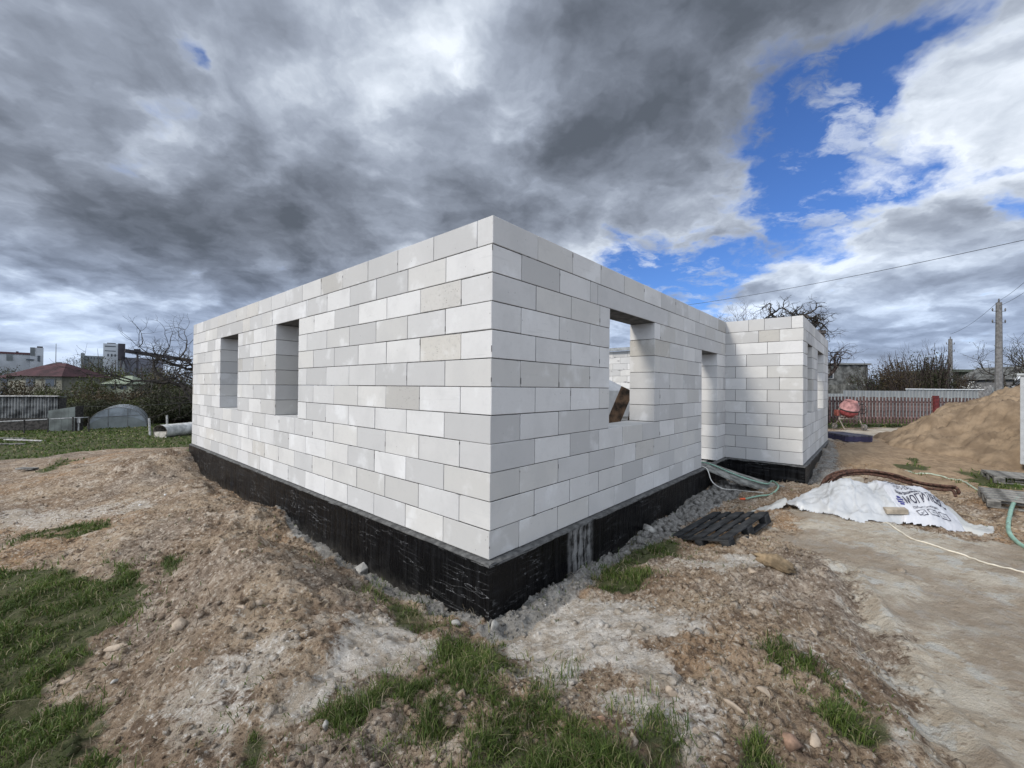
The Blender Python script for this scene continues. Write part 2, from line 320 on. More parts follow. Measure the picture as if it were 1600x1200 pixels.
def Hfull(x,y,Z=None):
    z=Hbase(x,y); r=np.hypot(x,y)
    if Z is None: Z=zones(x,y)
    g,gr,c,t,s=Z
    near=1-ss(r,16,30)
    rough=np.clip(1-.55*c-.92*t-.5*g-.3*s,.05,1)
    big=(fbm(x*1.3,y*1.3,21,4,.5)-.5)*.20
    med=(fbm(x*5.5,y*5.5,31,4,.6)-.5)*.15
    cl=np.abs(fbm(x*14,y*14,41,3,.6)-.5)
    fine=(.16-cl)*.12
    vf=(fbm(x*36,y*36,51,2,.6)-.5)*.026
    # hard crusty plates on the clay
    z=z+near*((big*(.35+.65*rough))+rough*(med+fine)+vf*(.35+.65*rough))
    z=z+near*gr*((fbm(x*9,y*9,61,3,.6)-.5)*.08)
    # ruts pressed along the track
    a=(x*.80+y*.6); b=(-x*.6+y*.80)
    z=z+near*t*((fbm(b*3.0,a*.9,71,4)-.5)*.09+(fbm(b*9,a*7,72,4,.65)-.5)*.032)
    P=[(3.28,4.23,-0.32),(2.89,3.43,-0.34),(2.54,2.81,-0.35),(2.36,2.39,-0.36),(2.23,2.07,-0.36),(2.18,1.77,-0.36)]
    best=np.full(x.shape,9.)
    for i in range(len(P)-1):
        ax,ay=P[i][:2]; bx,by=P[i+1][:2]; ex,ey=bx-ax,by-ay; tt=np.clip(((x-ax)*ex+(y-ay)*ey)/(ex*ex+ey*ey),0,1)
        best=np.minimum(best,np.hypot(x-ax-tt*ex,y-ay-tt*ey))
    z=z+.007*np.exp(-(best/.09)**4)*np.sign(np.sin((x*.45+y*.9)*2*PI/.085+np.abs(best)*22))
    z=z-.05*np.exp(-(best/.085)**2)+.028*np.exp(-((best-.17)/.05)**2)
    # rounded ridge of spilt concrete beside the foot of the front wall
    uu=(x-C0[0])*CU[0]+(y-C0[1])*CU[1]; vv=(x-C0[0])*CV[0]+(y-C0[1])*CV[1]
    z=z+.05*np.exp(-((vv+.17+.03*np.sin(uu*3))/.055)**2)*ss(uu,-.1,.5)*(1-ss(uu,6.5,7.2))*(.6+.8*vn(uu*5,uu*0,8))
    # mounds of clods
    for (cx_,cy_,rr,hh) in ((*(-0.11,2.74),.16,.07),(*(-1.13,3.12),.25,.05),(*(2.5,3.94),.13,.07),(*(-2.46,4.36),.5,.10),(*(-3.81,6.08),.55,.12),(*(-8.32,9.86),.9,.30),(*(-9.8,9.54),1.1,.16),(*(-2.94,4.18),.35,.08),(*(-6.55,8.55),.6,.12),(*(7.88,8.82),.55,.16)):
        z=z+hh*np.exp(-((x-cx_)**2+(y-cy_)**2)/rr**2)*(.8+.6*vn(x*9,y*9,5))
    m=(x>-10)&(x<16)&(y>0)&(y<24)
    if m.any():
        sd=np.full(x.shape,-9.); sd[m]=tosd(x[m],y[m],HOUSE); z=np.where(sd>.12,np.minimum(z,-1.1),z)
    return z
def Hpt(x,y): return float(Hfull(np.array([float(x)]),np.array([float(y)]))[0])
def axis(lo,hi,a,b,h,g):
    p=list(np.arange(a,b+h/2,h)); s=h
    while p[-1]<hi: s*=1+g; p.append(p[-1]+s)
    s=h; q=[p[0]]
    while q[-1]>lo: s*=1+g; q.append(q[-1]-s)
    return np.array(q[:0:-1]+p)
# ------------------------------------------------------------------ materials
MAT={}
def mat(name,col,rough=.8,metal=0,var=.12,scale=8,bump=.0,bscale=40,col2=None,spec=.3,coat=0,trans=0,alpha=1,obrand=0.):
    if name in MAT: return MAT[name]
    m=bpy.data.materials.new(name); m.use_nodes=True; N=NT(m.node_tree); b=N.n['Principled BSDF']
    tc=N.n.new('ShaderNodeTexCoord').outputs['Object']
    n=N.noise(tc,scale,6,.6)
    c2=col2 if col2 else tuple(min(1,c*(1-var*2.2)) for c in col)
    c1=col if col2 else tuple(min(1,c*(1+var)) for c in col)
    c=N.mix(N.ramp(n,.35,.65),c1,c2)
    if obrand:
        r=N.n.new('ShaderNodeObjectInfo').outputs['Random']
        c=N.mix(1.,c,N.v('SCALE',(1,1,1),N.m('MULTIPLY_ADD',r,obrand*2,1-obrand)),'MULTIPLY')
    N.put(b.inputs['Base Color'],c); b.inputs['Roughness'].default_value=rough; b.inputs['Metallic'].default_value=metal
    b.inputs['Specular IOR Level'].default_value=spec
    if coat: b.inputs['Coat Weight'].default_value=coat
    if alpha<1: b.inputs['Alpha'].default_value=alpha
    if trans: b.inputs['Transmission Weight'].default_value=trans
    if bump:
        bn=N.n.new('ShaderNodeBump'); bn.inputs['Strength'].default_value=bump; bn.inputs['Distance'].default_value=.01
        N.l.new(N.noise(tc,bscale,6,.65),bn.inputs['Height']); N.l.new(bn.outputs[0],b.inputs['Normal'])
    MAT[name]=m; return m
def ground_mat():
    m=bpy.data.materials.new('ground'); m.use_nodes=True; N=NT(m.node_tree); b=N.n['Principled BSDF']
    geo=N.n.new('ShaderNodeNewGeometry').outputs['Position']
    def att(n):
        a=N.n.new('ShaderNodeAttribute'); a.attribute_name=n; s=N.n.new('ShaderNodeSeparateColor'); N.l.new(a.outputs['Color'],s.inputs[0]); return s.outputs
    g,gr,c=att('zone_a')[:3]; t,s,_=att('zone_b')[:3]
    nb=N.noise(geo,.9,6,.6); nm=N.noise(geo,5,8,.62); nf=N.noise(geo,28,8,.7); nv=N.noise(geo,110,5,.7)
    soil=N.mix(N.ramp(nb,.38,.62),(.21,.148,.098),(.335,.255,.175))
    nl=N.noise(geo,.38,4,.55); soil=N.mix(N.ramp(nl,.50,.62),soil,(.315,.205,.118)); soil=N.mix(N.ramp(nl,.46,.36),soil,(.235,.185,.14))
    soil=N.mix(N.ramp(nm,.50,.66),soil,(.42,.35,.275))
    soil=N.mix(N.ramp(nm,.46,.33),soil,(.150,.105,.072))
    soil=N.mix(N.m('MULTIPLY',N.ramp(nf,.54,.62),.8),soil,(.50,.44,.36))
    soil=N.mix(N.m('MULTIPLY',N.ramp(nf,.47,.39),.8),soil,(.085,.058,.040))
    clay=N.mix(N.ramp(nm,.40,.60),(.53,.485,.425),(.36,.305,.24))
    clay=N.mix(N.ramp(nf,.54,.68),clay,(.68,.65,.60))
    clay=N.mix(N.m('MULTIPLY',N.ramp(nf,.46,.34),.7),clay,(.22,.17,.125))
    mp=N.n.new('ShaderNodeMapping'); mp.inputs['Rotation'].default_value=(0,0,math.radians(-38)); mp.inputs['Scale'].default_value=(1.0,2.6,1); N.l.new(geo,mp.inputs[0])
    st=N.noise(mp.outputs[0],2.2,8,.62); st2=N.noise(mp.outputs[0],9,6,.65)
    trk=N.mix(N.ramp(st,.40,.62),(.49,.435,.35),(.385,.32,.24))
    trk=N.mix(N.ramp(nm,.52,.64),trk,(.47,.45,.40))
    trk=N.mix(N.m('MULTIPLY',N.ramp(st2,.57,.64),.6),trk,(.22,.17,.12))
    trk=N.mix(N.m('MULTIPLY',N.ramp(nf,.56,.66),.6),trk,(.60,.56,.49)); trk=N.mix(N.m('MULTIPLY',N.ramp(nb,.52,.60),.55),trk,(.25,.19,.135))
    sand=N.mix(N.ramp(nm,.35,.65),(.36,.26,.165),(.255,.18,.115)); sand=N.mix(N.m('MULTIPLY',N.ramp(nf,.45,.33),.5),sand,(.16,.11,.075))
    grv=N.mix(N.ramp(nf,.35,.65),(.17,.160,.143),(.29,.275,.25)); grv=N.mix(N.ramp(nm,.55,.66),grv,(.31,.30,.275))
    gs=N.mix(N.ramp(nm,.35,.65),(.042,.055,.020),(.075,.085,.034)); gs=N.mix(N.ramp(nb,.55,.70),gs,(.085,.085,.04)); gs=N.mix(N.m('MULTIPLY',N.ramp(nf,.5,.7),.6),gs,(.10,.085,.05))
    def edge(wt,k=.6): # noise-broken edge
        return N.ramp(N.m('MULTIPLY_ADD',N.m('SUBTRACT',nf,.5),k,N.m('MULTIPLY_ADD',N.m('SUBTRACT',nm,.5),k,wt)),.3,.7)
    col=soil
    col=N.mix(edge(s),col,sand); col=N.mix(edge(c,1.3),col,clay); col=N.mix(edge(t,1.3),col,trk); col=N.mix(edge(gr,.8),col,grv); col=N.mix(N.m('MULTIPLY',edge(g,1.0),.93),col,gs)
    col=N.mix(N.m('MULTIPLY',N.ramp(nv,.62,.75),.35),col,(.5,.47,.42))
    N.put(b.inputs['Base Color'],col); b.inputs['Roughness'].default_value=.95; b.inputs['Specular IOR Level'].default_value=.15
    bn=N.n.new('ShaderNodeBump'); bn.inputs['Strength'].default_value=1.; bn.inputs['Distance'].default_value=.035
    hgt=N.m('ADD',N.m('MULTIPLY',nf,1.),N.m('MULTIPLY',nv,.35)); hgt=N.m('MULTIPLY_ADD',N.m('MULTIPLY',st2,t),.5,hgt)
    N.l.new(hgt,bn.inputs['Height']); N.l.new(bn.outputs[0],b.inputs['Normal'])
    return m
GM=ground_mat()
def set_zones(me,Z):
    n=len(me.vertices)
    for nm,ch in (('zone_a',Z[:3]),('zone_b',(Z[3],Z[4],np.zeros_like(Z[3])))):
        a=me.color_attributes.new(nm,'FLOAT_COLOR','POINT'); d=np.ones((n,4),np.float32)
        for i in range(3): d[:,i]=ch[i].ravel()
        a.data.foreach_set('color',d.ravel())
def build_ground():
    xs=axis(-900,900,-4.2,6.2,.0215,.021); ys=axis(-40,900,1.5,8,.0215,.021)
    X,Y=np.meshgrid(xs,ys); Z=zones(X,Y); H=Hfull(X,Y,Z)
    ny,nx=X.shape; V=np.stack([X,Y,H],-1).reshape(-1,3)
    i=np.arange(ny-1)[:,None]*nx+np.arange(nx-1)[None]; i=i.ravel()
    me=mesh('ground',V,np.stack([i,i+1,i+nx+1,i+nx],1),GM,True)
    set_zones(me,[q for q in Z]); o=obj('ground',me); tag(o,kind='structure'); print('ground',V.shape,nx,ny)
build_ground()
# ------------------------------------------------------------------ the house of aerated concrete blocks
def block_mat(name,base,rough_face=0.):
    m=bpy.data.materials.new(name); m.use_nodes=True; N=NT(m.node_tree); b=N.n['Principled BSDF']
    geo=N.n.new('ShaderNodeNewGeometry'); pos=geo.outputs['Position']; isl=geo.outputs['Random Per Island']
    r=N.m('FRACT',N.m('ADD',N.m('MULTIPLY',N.n.new('ShaderNodeObjectInfo').outputs['Random'],7.31),N.m('MULTIPLY',isl,3.7)))
    off=N.v('ADD',pos,N.v('SCALE',(3.1,7.7,5.3),N.m('MULTIPLY',r,9.)))
    cl=N.noise(off,2.6,5,.55); fi=N.noise(off,22,6,.65)
    c=N.mix(r,tuple(x*.74 for x in base),tuple(min(.86,x*1.06) for x in base))
    r2=N.m('FRACT',N.m('MULTIPLY',r,13.7))
    c=N.mix(N.m('MULTIPLY',N.ramp(r2,.45,.95),.5),c,(base[0]*.88,base[1]*.86,base[2]*.81))
    c=N.mix(N.m('MULTIPLY',N.ramp(cl,.48,.66),.26),c,tuple(x*.70 for x in base))
    c=N.mix(N.m('MULTIPLY',N.ramp(cl,.44,.30),.35),c,(.70,.70,.69))
    c=N.mix(N.m('MULTIPLY',N.ramp(fi,.52,.72),.18+rough_face*.4),c,tuple(x*.66 for x in base))
    vo=N.n.new('ShaderNodeTexVoronoi'); vo.inputs['Scale'].default_value=13 if not rough_face else 34; N.l.new(off,vo.inputs['Vector'])
    pits=N.ramp(vo.outputs['Distance'],.045 if not rough_face else .10,.085 if not rough_face else .2,1.,0.)
    gate=N.ramp(N.noise(off,6,2,.5),.56 if not rough_face else .45,.60)
    pit=N.m('MULTIPLY',pits,gate); c=N.mix(N.m('MULTIPLY',pit,.75),c,(.16,.155,.145))
    # faint saw marks / adhesive smears
    mp=N.n.new('ShaderNodeMapping'); mp.inputs['Scale'].default_value=(1,1,14); N.l.new(off,mp.inputs[0])
    sm=N.noise(mp.outputs[0],2.2,5,.6); c=N.mix(N.m('MULTIPLY',N.ramp(sm,.60,.70),.22),c,tuple(x*.72 for x in base))
    N.put(b.inputs['Base Color'],c); b.inputs['Roughness'].default_value=.95; b.inputs['Specular IOR Level'].default_value=.12
    bn=N.n.new('ShaderNodeBump'); bn.inputs['Strength'].default_value=.22+rough_face*.5; bn.inputs['Distance'].default_value=.006
    N.l.new(N.m('SUBTRACT',N.noise(off,70,5,.7),N.m('MULTIPLY',pit,1.5)),bn.inputs['Height']); N.l.new(bn.outputs[0],b.inputs['Normal'])
    return m
BLK=block_mat('aerated_concrete',(.535,.524,.505)); BLR=block_mat('aerated_concrete_rough',(.49,.47,.435),.7); LNT=block_mat('aerated_concrete_lintel',(.51,.50,.485))
MORT=mat('mortar',(.11,.107,.103),.95,var=.2)
ROUGHSET={('A',2),('A',4),('A',9),('A',7),('A',0)}
JG=.0072
_bc={}
def block_mesh(L,T,H,mt):
    key=(round(L/.005),round(T/.005),round(H/.005),mt.name,random.randint(0,4))
    if key in _bc: return _bc[key]
    bm=bmesh.new(); bmesh.ops.create_cube(bm,size=1)
    L2,T2,H2=L-random.uniform(.006,.0105),T,H-JG+random.uniform(-.0015,.0015)
    for v in bm.verts: v.co.x*=L2; v.co.y*=T2; v.co.z*=H2
    bmesh.ops.bevel(bm,geom=list(bm.edges),offset=.0036,segments=1,affect='EDGES')
    for v in bm.verts: v.co+=Vector((random.uniform(-1,1),random.uniform(-1,1),random.uniform(-1,1)))*.0007
    me=bpy.data.meshes.new('block'); bm.to_mesh(me); bm.free(); me.materials.append(mt); _bc[key]=me; return me
house=thing('unfinished_house','single-storey house shell of white aerated concrete blocks without a roof, on a black foundation','house',(C0[0],C0[1],0),TH)
blocks=[]; mortar=MB(); lintels=[]
def run(wall,ax,fix0,fix1,a,b,k,joints,openings,lint,sgn=1):
    # one course: ax 0 -> along u, 1 -> along v; joints = distances from a
    z1=3-.25*k; z0=z1-.25
    cuts=[(o[0],o[1]) for o in openings if o[2]<=k<=o[3]]+[(l[0],l[1]) for l in lint if l[2]==k]
    edges=[a]+[a+sgn*j for j in joints if j<abs(b-a)-.06]+[b]
    segs=[]
    for i in range(len(edges)-1):
        p,q=sorted((edges[i],edges[i+1])); parts=[(p,q)]
        for c0,c1 in cuts:
            c0,c1=min(c0,c1),max(c0,c1); nn=[]
            for x0,x1 in parts:
                if c1<=x0 or c0>=x1: nn.append((x0,x1)); continue
                if x0<c0: nn.append((x0,c0))
                if x1>c1: nn.append((c1,x1))
            parts=nn
        segs+=parts
    for l in lint:
        if l[2]==k: lintels.append((wall,ax,fix0,fix1,l[0],l[1],z0,z1))
    segs.sort(); m=[]
    for s in segs:
        if s[1]-s[0]<.045 and m and abs(m[-1][1]-s[0])<1e-6: m[-1]=(m[-1][0],s[1]); continue
        if m and m[-1][1]-m[-1][0]<.045 and abs(m[-1][1]-s[0])<1e-6: m[-1]=(m[-1][0],s[1]); continue
        m.append(s)
    for x0,x1 in m:
        if x1-x0<.03: continue
        blocks.append((wall,k,ax,(fix0+fix1)/2,abs(fix1-fix0),x0,x1,z0,z1))
    # mortar core between the blocks
    lo,hi=sorted((a,b)); xs=[(lo,hi)]
    for c0,c1 in [(o[0],o[1]) for o in openings if o[2]<=k<=o[3]]:
        nn=[]
        for x0,x1 in xs:
            if c1<=x0 or c0>=x1: nn.append((x0,x1)); continue
            if x0<c0: nn.append((x0,c0))
            if x1>c1: nn.append((c1,x1))
        xs=nn
    f0,f1=sorted((fix0,fix1))
    for x0,x1 in xs:
        c=((x0+x1)/2,(f0+f1)/2,(z0+z1)/2-(.001 if k not in (0,8) else .004)); sz=(x1-x0-.030,f1-f0-.0085,.2485 if k not in (0,8) else .2425)
        if ax==1: c=(c[1],c[0],c[2]); sz=(sz[1],sz[0],sz[2])
        mortar.box(c,sz)
def js(first,n=26,st=.625): return [first+st*i for i in range(n)]
wA=[(4.05,4.95,2,7),(6.93,8.12,2,7)]; lA=[(3.80,5.13,1),(6.68,8.38,1)]
wB=[(2.13,3.53,2,7),(5.80,6.83,3,11)]; lB=[(1.82,4.06,1),(5.58,7.12,2)]
wS=[(8.17,9.05,2,7),(10.22,11.75,2,7)]; lS=[(7.95,9.30,1),(10.0,12.0,1)]
PJ={0:[.45,.743,1.221],1:[.639,1.024]}
for k in range(12):
    ev=k%2==0
    # left wall (A), front wall (B)
    if k==0: run('A',1,0,.4,.195,VN,k,js(.625),wA,lA); run('B',0,0,.195,0,UW,k,[.61,.645]+js(.645+.625),wB,lB)
    elif ev: run('A',1,0,.4,.4,VN,k,js(.625),wA,lA); run('B',0,0,.4,0,UW,k,js(.625),wB,lB)
    else: run('A',1,0,.4,0,VN,k,js(.625),wA,lA); run('B',0,0,.4,.4,UW,k,js(.625),wB,lB)
    if ev: run('P',1,UW,UW+.4,.4,-PW,k,[j+.4 for j in PJ.get(k,[.20,.80])],[],[],-1); run('S',0,-PW,-PW+.4,UW+.4,UE,k,js(.55),wS,lS)
    else: run('P',1,UW,UW+.4,.4,-PW+.4,k,[j+.4 for j in PJ.get(k,[.41,1.024])],[],[],-1); run('S',0,-PW,-PW+.4,UW,UE,k,js(.625),wS,lS)
    run('E',1,UE-.4,UE,-PW+.4,VN-.4,k,js(.3 if ev else .6),[],[]); run('N',0,VN-.4,VN,.4,UE,k,js(.3 if ev else .6),[(2.5,4.0,2,7),(8,9.5,2,7)],[])
    run('I',0,4.2,4.5,.4,5.2,k,js(.3 if ev else .6),[],[]) if k>0 else None
cpos=np.array([0,0,1.5])
def bw(b):
    wall,k,ax,f,T,x0,x1,z0,z1=b; c=(x0+x1)/2
    p=LW(c,f,(z0+z1)/2) if ax==0 else LW(f,c,(z0+z1)/2); return p
vis=[b for b in blocks if b[0] in 'ABPS']; vis.sort(key=lambda b: np.linalg.norm(np.array(bw(b))-cpos)*(1.35 if b[0]=='S' else 1.))
single=set(id(b) for b in vis[:300]); rest=bmesh.new()
for b in blocks:
    wall,k,ax,f,T,x0,x1,z0,z1=b; L=x1-x0
    rough=(L<.43 and L>.2 and random.random()<.12) or (wall=='A' and k in (2,4,9,7) and x0<.45 and x0>.3) or random.random()<.02
    me=block_mesh(L,T,z1-z0,BLR if rough else BLK)
    c=(x0+x1)/2; lc=Vector((c,f,(z0+z1)/2)) if ax==0 else Vector((f,c,(z0+z1)/2))
    lc+=Vector((random.gauss(0,.0007),random.gauss(0,.0007),random.gauss(0,.0005)))
    rz=(0 if ax==0 else PI/2)+(PI if random.random()<.5 else 0)+random.gauss(0,.0007)
    if wall in 'EI': pass
    if id(b) in single: o=obj('block',me,house,lc,(0,0,rz))
    else:
        M=Matrix.Translation(lc)@Matrix.Rotation(rz,4,'Z'); tmp=me.copy(); tmp.transform(M); n0=len(rest.faces); rest.from_mesh(tmp)
        rest.faces.ensure_lookup_table()
        if rough:
            for i in range(n0,len(rest.faces)): rest.faces[i].material_index=1
        bpy.data.meshes.remove(tmp)
me=bpy.data.meshes.new('block_course'); rest.to_mesh(me); rest.free(); me.materials.append(BLK); me.materials.append(BLR)
tag(obj('block_course',me,house),kind='stuff')
for wall,ax,f0,f1,a,b,z0,z1 in lintels:
    me=block_mesh(b-a,abs(f1-f0),z1-z0,LNT); c=(a+b)/2; f=(f0+f1)/2
    obj('lintel',me,house,(c,f,(z0+z1)/2) if ax==0 else (f,c,(z0+z1)/2),(0,0,0 if ax==0 else PI/2))
mortar.build('mortar',MORT,house)
# adhesive squeezed out at the joints: small crumbs and runs, seen most at the block ends
sq=MB()
for b in blocks:
    wall,k,ax,f,T,x0,x1,z0,z1=b
    if wall not in 'ABP' : continue
    sgn=-1
    face=f-T/2 if wall!='P' else f-T/2
    for i in range(random.choice((0,0,1,1,2))):
        t=random.uniform(x0,x1) if random.random()<.65 else x0; zz=z0 if t!=x0 else random.uniform(z0,z1)
        s=random.uniform(.003,.008); L=random.uniform(.01,.06)
        c=(t,face-.0005,zz) if ax==0 else (face-.0005,t,zz)
        sz=(L if zz==z0 else s,.004,s if zz==z0 else L); 
        if ax==1: sz=(sz[1],sz[0],sz[2])
        sq.box(c,sz)
tag(sq.build('mortar_crumb',MORT,house),kind='stuff')
# grey smears and lumps of mortar on the inner face of the far wall, seen through the front window
gl=mat('mortar_smear',(.34,.33,.32),.9,var=.2); bl=bmesh.new()
for i in range(70):
    vv=random.uniform(3.2,7.5); k=random.randint(1,11); z=3-.25*k+random.gauss(0,.01)
    if random.random()<.35: z+=random.uniform(-.2,0)
    M=Matrix.Translation((UE-.4-.002,vv,z))@Matrix.Diagonal((.012,random.uniform(.03,.13),random.uniform(.012,.035),1)); bmesh.ops.create_icosphere(bl,subdivisions=1,radius=1,matrix=M)
me=bpy.data.meshes.new('mortar_smear'); bl.to_mesh(me); bl.free(); me.materials.append(gl); tag(obj('mortar_smear',me,house),kind='stuff')
# floor slab inside
sl=MB(); z0=-.06
for (a,b,c,d) in ((.2,UE-.2,.2,VN-.2),(UW+.2,UE-.2,-PW+.2,.2)): sl.box(((a+b)/2,(c+d)/2,-.13),(b-a,d-c-.001,.2))
sl.build('floor_slab',mat('slab',(.30,.295,.28),.9,var=.15,bump=.3),house)
# foundation wrapped in black bitumen film
def film_mat():
    m=bpy.data.materials.new('bitumen_film'); m.use_nodes=True; N=NT(m.node_tree); b=N.n['Principled BSDF']
    p=N.n.new('ShaderNodeTexCoord').outputs['UV']
    mp=N.n.new('ShaderNodeMapping'); mp.inputs['Rotation'].default_value=(0,0,math.radians(24)); mp.inputs['Scale'].default_value=(.8,7,1); N.l.new(p,mp.inputs[0])
    s1=N.noise(mp.outputs[0],1.9,3,.5,.35)
    mp2=N.n.new('ShaderNodeMapping'); mp2.inputs['Scale'].default_value=(12,.8,1); N.l.new(p,mp2.inputs[0]); s2=N.noise(mp2.outputs[0],1.4,5,.6)
    gate=N.noise(p,1.3,3,.5)
    c=N.mix(N.ramp(s2,.45,.75),(.003,.003,.0035),(.010,.010,.0105))
    line=N.m('MULTIPLY',N.ramp(N.m('ABSOLUTE',N.m('SUBTRACT',s1,.5)),.006,.0,0.,1.),N.ramp(gate,.46,.56))
    c=N.mix(N.m('MULTIPLY',line,.45),c,(.34,.34,.34))
    sv=N.n.new('ShaderNodeSeparateXYZ'); N.l.new(p,sv.inputs[0])
    # dust splashed up from the soil
    dust=N.ramp(N.m('MULTIPLY_ADD',N.noise(p,7,5,.6),.35,sv.outputs[1]),.68,.42); c=N.mix(N.m('MULTIPLY',dust,.30),c,(.13,.12,.105))
    # bare grey patch where the film has been rubbed off, near the corner of the front wall
    px=N.ramp(N.m('ABSOLUTE',N.m('SUBTRACT',sv.outputs[0],101.45)),.30,.16); pn=N.ramp(N.m('MULTIPLY_ADD',s2,1.,N.m('MULTIPLY',N.noise(p,9,4,.6),.5)),.62,.86)
    c=N.mix(N.m('MULTIPLY',N.m('MULTIPLY',px,pn),.85),c,(.25,.245,.235))
    N.put(b.inputs['Base Color'],c); b.inputs['Specular IOR Level'].default_value=.19
    N.put(b.inputs['Roughness'],N.ramp(s2,.3,.7,.22,.5))
    bn=N.n.new('ShaderNodeBump'); bn.inputs['Strength'].default_value=.7; bn.inputs['Distance'].default_value=.03
    N.l.new(N.m('ADD',N.m('MULTIPLY',s1,.6),s2),bn.inputs['Height']); N.l.new(bn.outputs[0],b.inputs['Normal']); return m
FILM=film_mat()
def film(name,a,b,nrm,uoff,joints=(.22,.36)):
    # a,b local ends, nrm outward normal
    a=np.array(a,float); b=np.array(b,float); L=np.linalg.norm(b-a); nx=int(L/.06)+1; nz=24
    t=np.linspace(0,1,nx)[None,:]; z=np.linspace(-.022,-1.25,nz)[:,None]
    s=t*L+0*z; zz=z+0*t
    d=(fbm(s*2.2+uoff,zz*5,91,3)-.5)*.018+(fbm(s*9+uoff,zz*2,92,2)-.5)*.008
    d=d+(np.abs(fbm(s*1.4+zz*3+uoff,zz*9-s*1.0,95,3)-.5)*-.05+.01)*.6
    for j in joints: d=d-.010*np.exp(-((zz+j+.03*(fbm(s*.5,s*0+uoff,93,2)-.5))/.012)**2)
    d=d+.014*np.exp(-((zz+.03)/.015)**2)
    edge=np.minimum(s,L-s); d=d*ss(edge,0,.03)
    X=a[0]+(b[0]-a[0])*t+nrm[0]*(.045+d); Y=a[1]+(b[1]-a[1])*t+nrm[1]*(.045+d)
    V=np.stack([X,Y,zz],-1).reshape(-1,3); i=(np.arange(nz-1)[:,None]*nx+np.arange(nx-1)[None]).ravel()
    me=mesh(name,V,np.stack([i,i+nx,i+nx+1,i+1],1),FILM,True)
    uv=me.uv_layers.new(); li=np.zeros(len(me.loops),np.int32); me.loops.foreach_get('vertex_index',li)
    U=np.stack([(s+uoff).ravel()[li],(zz+1).ravel()[li]],1).astype(np.float32); uv.data.foreach_set('uv',U.ravel()); return obj(name,me,house)
e_=.045
fnd=mat('concrete',(.22,.215,.205),.95,var=.2,bump=.4)
fb=MB()
for (x0,x1,y0,y1) in ((0,UE,0,VN),(UW,UE,-PW,-.002)): fb.box(((x0+x1)/2,(y0+y1)/2,-.68),(x1-x0-.03,y1-y0-.03,1.24))
fb.build('foundation',fnd,house)
film('waterproofing_film',(0,VN+e_),(0,-e_),(-1,0),60); film('waterproofing_film',(-e_,0),(UW-e_,0),(0,-1),100)
film('waterproofing_film',(UW,-.0-e_),(UW,-PW-e_),(-1,0),140,(.3,)); film('waterproofing_film',(UW-e_,-PW),(UE,-PW),(0,-1),160,())
# levelling ledge with folded film edge, a thin uneven strip under the first course
led=mat('ledge_mortar',(.055,.054,.052),.7,var=.35,scale=14,bump=.5,col2=(.12,.118,.112))
def ledge(a,b,nrm,wd):
    a=np.array(a,float); b=np.array(b,float); L=np.linalg.norm(b-a); n=int(L/.05); dr=(b-a)/L; V=[];Fc=[]
    for i in range(n+1):
        s=L*i/n; p=a+dr*s; w_=wd+.014*(float(fbm(np.array([s*4.]),np.array([wd*90.]),5,3)[0])-.5)*2; h=.004*random.uniform(-1,1)
        for (o_,z) in ((-.02,-.003),(w_*.5,-.006+h*.4),(w_,-.016+h),(w_+.003,-.034+h),(-.02,-.05)):
            V.append((p[0]+nrm[0]*o_,p[1]+nrm[1]*o_,z))
    for i in range(n):
        for j in range(4): q=i*5+j; Fc.append((q,q+1,q+6,q+5))
    return (V,Fc)
lb=MB()
for a,b,nr,wd in (((0,VN+.05),(0,-.05),(-1,0),.048),((-.05,0),(UW,0),(0,-1),.060),((UW,-.05),(UW,-PW-.05),(-1,0),.055),((UW-.05,-PW),(UE,-PW),(0,-1),.055)): lb.add(*ledge(a,b,nr,wd))
lb.build('ledge',led,house)
# ------------------------------------------------------------------ clods, gravel and grass on the ground
ICO=bmesh.new(); bmesh.ops.create_icosphere(ICO,subdivisions=1,radius=1); ICOV=np.array([v.co[:] for v in ICO.verts]); ICOF=np.array([[v.index for v in f.verts] for f in ICO.faces]); ICO.free()
ICO=bmesh.new(); bmesh.ops.create_icosphere(ICO,subdivisions=2,radius=1); ICV2=np.array([v.co[:] for v in ICO.verts]); ICF2=np.array([[v.index for v in f.verts] for f in ICO.faces]); ICO.free()
def lump_var(n=8,V0=ICOV,j=.22,seed=1):
    r=np.random.default_rng(seed); o=[]
    for i in range(n):
        d=V0*(1+r.normal(0,j,(len(V0),1))); 
        for k in range(3):   # chipped flat faces
            nn=r.normal(size=3); nn/=np.linalg.norm(nn); h=r.uniform(.55,.85); q=d@nn; d=d-np.outer(np.maximum(q-h,0),nn)
        o.append(d*np.array([1,r.uniform(.6,1),r.uniform(.45,.8)]))
    return o
